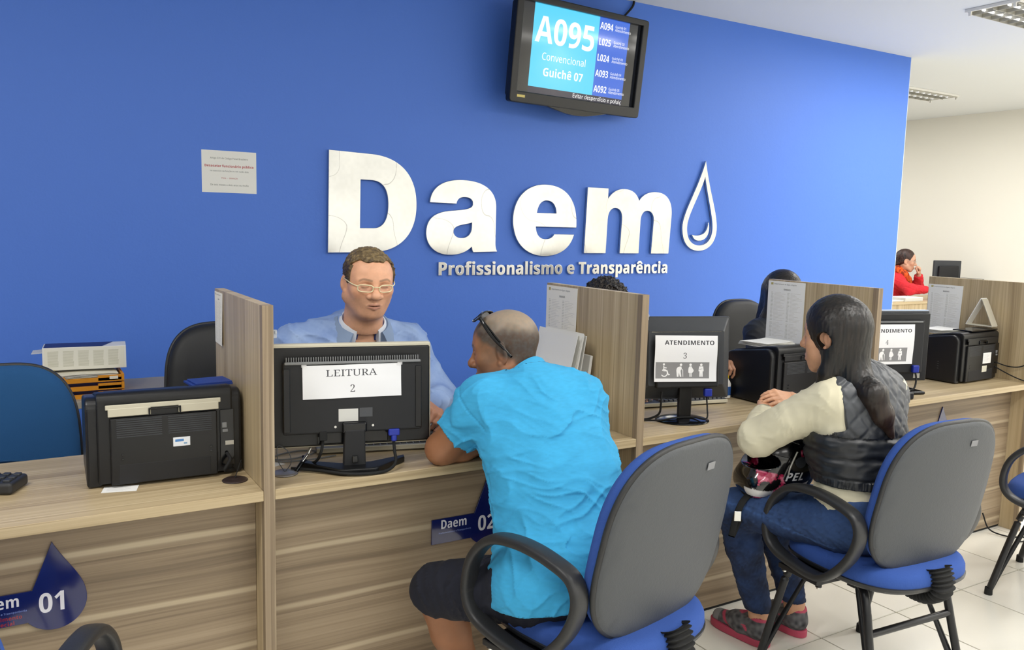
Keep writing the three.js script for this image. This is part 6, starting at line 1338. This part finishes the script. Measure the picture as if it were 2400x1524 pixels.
// ------------------------------------------------------------------ clerk with long black hair behind the fourth desk
{
  const t = person3('clerk with long black hair in dark clothes, mostly hidden by the divider panel');
  const skin = [0.5, 0.27, 0.17];
  const hm = frameOf([3.49, 1.105, -0.93], [-0.12, -0.2, 0.95], [0, 1, 0], 0.93);
  const P = [3.5, 0.5, -1.0], C = [3.5, 0.78, -0.97], N = [3.495, 0.95, -0.95], SL = [3.66, 0.9, -0.95], SR = [3.335, 0.9, -0.95];
  const EL = [3.73, 0.78, -0.75], WL = [3.62, 0.775, -0.6], ER = [3.3, 0.78, -0.76], WR = [3.4, 0.775, -0.6];
  const torso = torsoList(P, C, N, SL, SR, { w: 0.9, chest: true, front: [0, 0, 1] }), arms = [Cn(SL, EL, 0.045, 0.038), Cn(EL, WL, 0.038, 0.026), Cn(SR, ER, 0.045, 0.038), Cn(ER, WR, 0.038, 0.026)];
  const legs = [3.4, 3.6].flatMap((x) => [Cn([x, 0.5, -0.98], [x, 0.5, -0.6], 0.08, 0.058), Cn([x, 0.5, -0.6], [x, 0.09, -0.6], 0.05, 0.036)]);
  const L = [...torso, ...arms, ...legs, Cn(N, put3(hm, [0, -0.08, -0.03]), 0.05, 0.048, 0.03)], paint = skinPaint(skin);
  obj('body', mergeSkin([skinOf(field(L), bounds(L), 0.014, paint), headGeo({ skin, lids: 0.5, jaw: 0.93, nose: 0.9, neck: 0.046 }, hm, 0.004), ...[[WL, -0.5, 1], [WR, 0.5, -1]].map(([W, dx, s]) => handGeo(frameOf(W, [dx, -0.1, 0.85], [0, 1, 0], 0.9), s, { curl: [0.4, 0.4, 0.4, 0.4] }, paint, 0.004))]), skinMat, t);
  const h = (p) => put3(hm, p);
  const own = [0, 1, 2].map((i) => { const v = V(i === 0 ? 1 : 0, i === 1 ? 1 : 0, i === 2 ? 1 : 0).transformDirection(hm); return [v.x, v.y, v.z]; });
  longHair(t, [El(h([0, 0.04, -0.02]), [0.09, 0.095, 0.1], 0.02, own), Cn(h([0, 0, -0.05]), h([0, -0.2, -0.08]), 0.085, 0.07, 0.05), ...[-1, 1].flatMap((s) => [Cn(h([s * 0.075, 0.02, 0.0]), h([s * 0.095, -0.14, 0.01]), 0.032, 0.036, 0.04), Cn(h([s * 0.095, -0.14, 0.01]), h([s * 0.1, -0.33, 0.06]), 0.036, 0.02, 0.03)])],
    [El(h([0, -0.012, 0.1]), [0.07, 0.085, 0.075], 0.01, own)], [150, 8, 150], (x, y, z) => mix3(lin('#0c0a0a'), lin('#332a26'), 0.3 + 0.8 * n3(x * 150, y * 8, z * 150)), 0.005);
  const f = field([...grow(torso, 0.018), ...grow(arms, 0.014)]), cut = field([Cn(N, put3(hm, [0, -0.06, 0]), 0.055, 0.075, 0.01)]), fo = folds([0.5, 1, 0], 30, 0.006, 31);
  obj('jacket', skinOf((x, y, z) => Math.max(f(x, y, z) - fo(x, y, z), -cut(x, y, z), 0.52 - y), bounds([...torso, ...arms], 0.05), 0.01, (x, y, z) => mul3(lin('#24262c'), 1 + 0.3 * n3(x * 40, y * 40, z * 40))), cloth(0.6), t);
  const tr = field([...grow(legs, 0.012), El(P, [0.17, 0.12, 0.14], 0.04)]);
  obj('trousers', skinOf((x, y, z) => Math.max(tr(x, y, z), y - 0.6), bounds([...legs, El(P, [0.2, 0.13, 0.15])], 0.03), 0.016, () => lin('#1a1c22')), cloth(), t);
}

// ------------------------------------------------------------------ far desk beyond the end of the blue wall, with the woman in red
{
  const t = thing('far_desk', 'wooden desk beyond the end of the blue wall, where the woman in red sits', 'desk', [8.2, 0, -3.25]);
  obj('worktop', uvBox(span(-1.25, 0.72, -0.5, 1.25, 0.745, 0.06, 0.001), 'x'), M.wood, t);
  obj('front_panel', uvBox(span(-1.25, 0.0005, 0.02, 1.25, 0.72, 0.045, 0.001), 'y'), M.wood, t);
  for (const x of [-1.23, 1.23]) obj('side_panel', uvBox(span(x - 0.012, 0.0005, -0.48, x + 0.012, 0.72, 0.02, 0.001), 'y'), M.wood, t);
  for (const [w, d, y, x, z, label] of [[0.5, 0.22, 0.012, 7.78, -3.36, 'white paper stack lying on the far desk before the woman in red'], [0.3, 0.2, 0.04, 8.12, -3.33, 'thicker white paper stack on the far desk by the elbow of the woman in red']]) {
    const s = thing('paper_stack', label, 'papers', [x, 0.7455, z], 0);
    const n = Math.round(y / 0.004);
    for (let i = 0; i < n; i++) obj('sheet', box(w, 0.0034, d, (i % 2) * 0.004, 0.002 + i * 0.004, (i % 3) * 0.003, 0.0004, 1), M.paper, s);
  }
  const m = thing('far_monitor', 'dark monitor standing on the far desk beyond the last divider panel', 'monitor', [9.08, 0.7455, -3.49], rad(-24));
  obj('bezel', box(0.33, 0.27, 0.03, 0, 0.28, 0, 0.008, 3).rotateX(0), M.charcoal, m);
  obj('rear_bulge', box(0.24, 0.17, 0.04, 0, 0.27, 0.03, 0.012, 3), M.blackSoft, m);
  obj('stand_neck', box(0.06, 0.16, 0.03, 0, 0.085, 0.02, 0.006), M.blackSoft, m); obj('stand_foot', box(0.22, 0.014, 0.16, 0, 0.0075, 0.01, 0.006, 3), M.black, m);
  obj('label', box(0.05, 0.02, 0.001, 0.02, 0.2, 0.0505, 0.0003), std('#d8cf9a', 0.6), m);
  const p = thing('far_printer', 'flat dark printer on the far desk beside the dark monitor', 'printer', [9.2, 0.7455, -3.36], rad(-10));
  obj('body', box(0.36, 0.2, 0.28, 0, 0.101, 0, 0.015, 3), M.black, p); obj('lid', box(0.34, 0.02, 0.26, 0, 0.21, 0, 0.006, 2), M.charcoal, p); obj('control_panel', box(0.1, 0.008, 0.04, -0.09, 0.222, 0.09, 0.002), M.blackGloss, p);
}
{
  const t = person3('woman in a red cardigan and orange scarf resting her chin on her hand');
  t.position.set(1.52, -0.05, -1.03);
  const skin = [0.6, 0.33, 0.22];
  const hm = frameOf([6.93, 1.205, -2.545], [0.62, -0.12, 0.72], [0, 1, 0], 0.95);
  const P = [6.86, 0.55, -2.68], C = [6.88, 0.86, -2.66], N = [6.9, 1.04, -2.61], SL = [7.02, 0.97, -2.72], SR = [6.79, 0.97, -2.53];
  const EL = [7.12, 0.905, -2.5], WL = [7.035, 1.062, -2.455], ER = [6.76, 0.905, -2.36], WR = [6.93, 0.905, -2.3];
  const torso = torsoList(P, C, N, SL, SR, { w: 0.9, chest: true, front: [0.6, 0, 0.7] }), arms = [Cn(SL, EL, 0.047, 0.04), Cn(EL, WL, 0.04, 0.026), Cn(SR, ER, 0.047, 0.04), Cn(ER, WR, 0.04, 0.026)];
  const legs = [[6.85, -2.58], [7.0, -2.7]].flatMap(([x, z]) => [Cn([x, 0.5, z], [x + 0.25, 0.5, z + 0.25], 0.08, 0.06), Cn([x + 0.25, 0.5, z + 0.25], [x + 0.25, 0.09, z + 0.22], 0.05, 0.036)]);
  const L = [...torso, ...arms, ...legs, Cn(N, put3(hm, [0, -0.08, -0.03]), 0.05, 0.048, 0.03)], paint = skinPaint(skin);
  obj('body', mergeSkin([skinOf(field(L), bounds(L), 0.014, paint), headGeo({ skin, lids: 0.4, jaw: 0.95, neck: 0.046, lip: [0.5, 0.15, 0.13] }, hm, 0.0032), handGeo(frameOf(WL, [-0.25, 0.9, 0.25], [0.6, 0.2, 0.8], 0.9), 1, { curl: [0.9, 1, 1, 1], thumb: 0.3 }, paint, 0.004), handGeo(frameOf(WR, [0.8, -0.15, 0.4], [0, 1, 0], 0.9), -1, { curl: [0.3, 0.3, 0.4, 0.4] }, paint, 0.004)]), skinMat, t);
  const h = (p) => put3(hm, p);
  const own = [0, 1, 2].map((i) => { const v = V(i === 0 ? 1 : 0, i === 1 ? 1 : 0, i === 2 ? 1 : 0).transformDirection(hm); return [v.x, v.y, v.z]; });
  longHair(t, [El(h([0, 0.04, -0.02]), [0.083, 0.092, 0.1], 0.02, own), Cn(h([0, 0.0, -0.06]), h([0, -0.03, -0.12]), 0.06, 0.05, 0.04), Cn(h([0, -0.03, -0.12]), h([0, -0.11, -0.14]), 0.052, 0.04, 0.03)],
    [El(h([0, -0.012, 0.1]), [0.075, 0.088, 0.085], 0.01, own), Bl(h([0.086, -0.006, 0.0]), 0.03, 0.01), Bl(h([-0.086, -0.006, 0.0]), 0.03, 0.01)], [90, 60, 90], (x, y, z) => mix3(lin('#1c0f0e'), lin('#4a2a22'), 0.3 + 0.8 * n3(x * 90, y * 60, z * 90)), 0.0045, hairMat);
  const f = field([...grow(torso, 0.018), ...grow(arms, 0.016)]), cut = field([Cn(N, put3(hm, [0, -0.06, 0]), 0.055, 0.075, 0.01)]), fo = folds([0.4, 1, 0.2], 30, 0.006, 41), cL = norm3(sub3(WL, EL)), cC = dot3(cL, lerp3(EL, WL, 0.9));
  obj('cardigan', skinOf((x, y, z) => Math.max(f(x, y, z) - fo(x, y, z), -cut(x, y, z), 0.55 - y, y > 0.95 && z > -2.53 && x > 6.93 ? cL[0] * x + cL[1] * y + cL[2] * z - cC : -1), bounds([...torso, ...arms], 0.05), 0.009, (x, y, z) => mul3([0.62, 0.018, 0.03], 1 + 0.2 * n3(x * 60, y * 60, z * 60))), cloth(0.9), t);
  const nm = frameOf(add3(N, [0.01, 0.02, 0.02]), [0.62, -0.35, 0.72], [0, 1, 0]);
  const sc = [Cn([-0.06, 0.03, -0.05], [-0.07, 0.0, 0.03], 0.035, 0.034, 0.03), Cn([0.06, 0.03, -0.05], [0.07, 0.0, 0.03], 0.035, 0.034, 0.03), Cn([-0.06, 0.03, -0.05], [0.06, 0.03, -0.05], 0.035, 0.035, 0.03), Cn([-0.07, 0, 0.03], [0, -0.05, 0.085], 0.036, 0.04, 0.03), Cn([0.07, 0, 0.03], [0, -0.05, 0.085], 0.036, 0.04, 0.03), Cn([0, -0.05, 0.085], [0.015, -0.2, 0.12], 0.04, 0.035, 0.03), Cn([-0.02, -0.04, 0.08], [-0.03, -0.17, 0.115], 0.035, 0.03, 0.03)];
  const scf = field(sc), sfo = folds([1, 0.4, 0.2], 60, 0.012, 51);
  obj('scarf', skinOf((x, y, z) => scf(x, y, z) - sfo(x, y, z), bounds(sc, 0.03), 0.005, (x, y, z) => mix3(lin('#d8571a'), lin('#8d2c12'), smooth(0.0, 0.35, n3(x * 50, y * 30, z * 50)))).applyMatrix4(nm), cloth(0.9), t);
  const tr = field([...grow(legs, 0.012), El(P, [0.17, 0.12, 0.14], 0.04)]);
  obj('trousers', skinOf((x, y, z) => Math.max(tr(x, y, z), y - 0.62), bounds([...legs, El(P, [0.2, 0.13, 0.15])], 0.03), 0.016, () => lin('#1d2030')), cloth(), t);
  const g = thing('eyeglasses', 'thin-rimmed glasses on the face of the woman in red', 'glasses', [1.52, -0.05, -1.03]), F = [];
  for (const s of [-1, 1]) {
    F.push(new THREE.TubeGeometry(new THREE.CatmullRomCurve3(squircle(0.044, 0.028, 2.6, 24).map((p) => V(s * 0.033 + p.x, p.y, 0.103 - 6 * (s * 0.033 + p.x) ** 2)), true), 40, 0.0013, 6, true));
    obj('temple', tube([[s * 0.055, 0.004, 0.085], [s * 0.074, 0.008, 0.05], [s * 0.08, 0.008, -0.01]], 0.0014, 6).applyMatrix4(hm), M.silver, g);
  }
  F.push(tube([[-0.011, 0.003, 0.102], [0, 0.006, 0.112], [0.011, 0.003, 0.102]], 0.0013, 6));
  obj('frame', merge(F).applyMatrix4(hm), M.silver, g);
  officeChair('dark office chair of the woman in red', [8.35, 0, -3.77], rad(180 + 40), M.chairBlack, 0.4, 0.4, 0.66);
}

renderer.render(scene, camera);
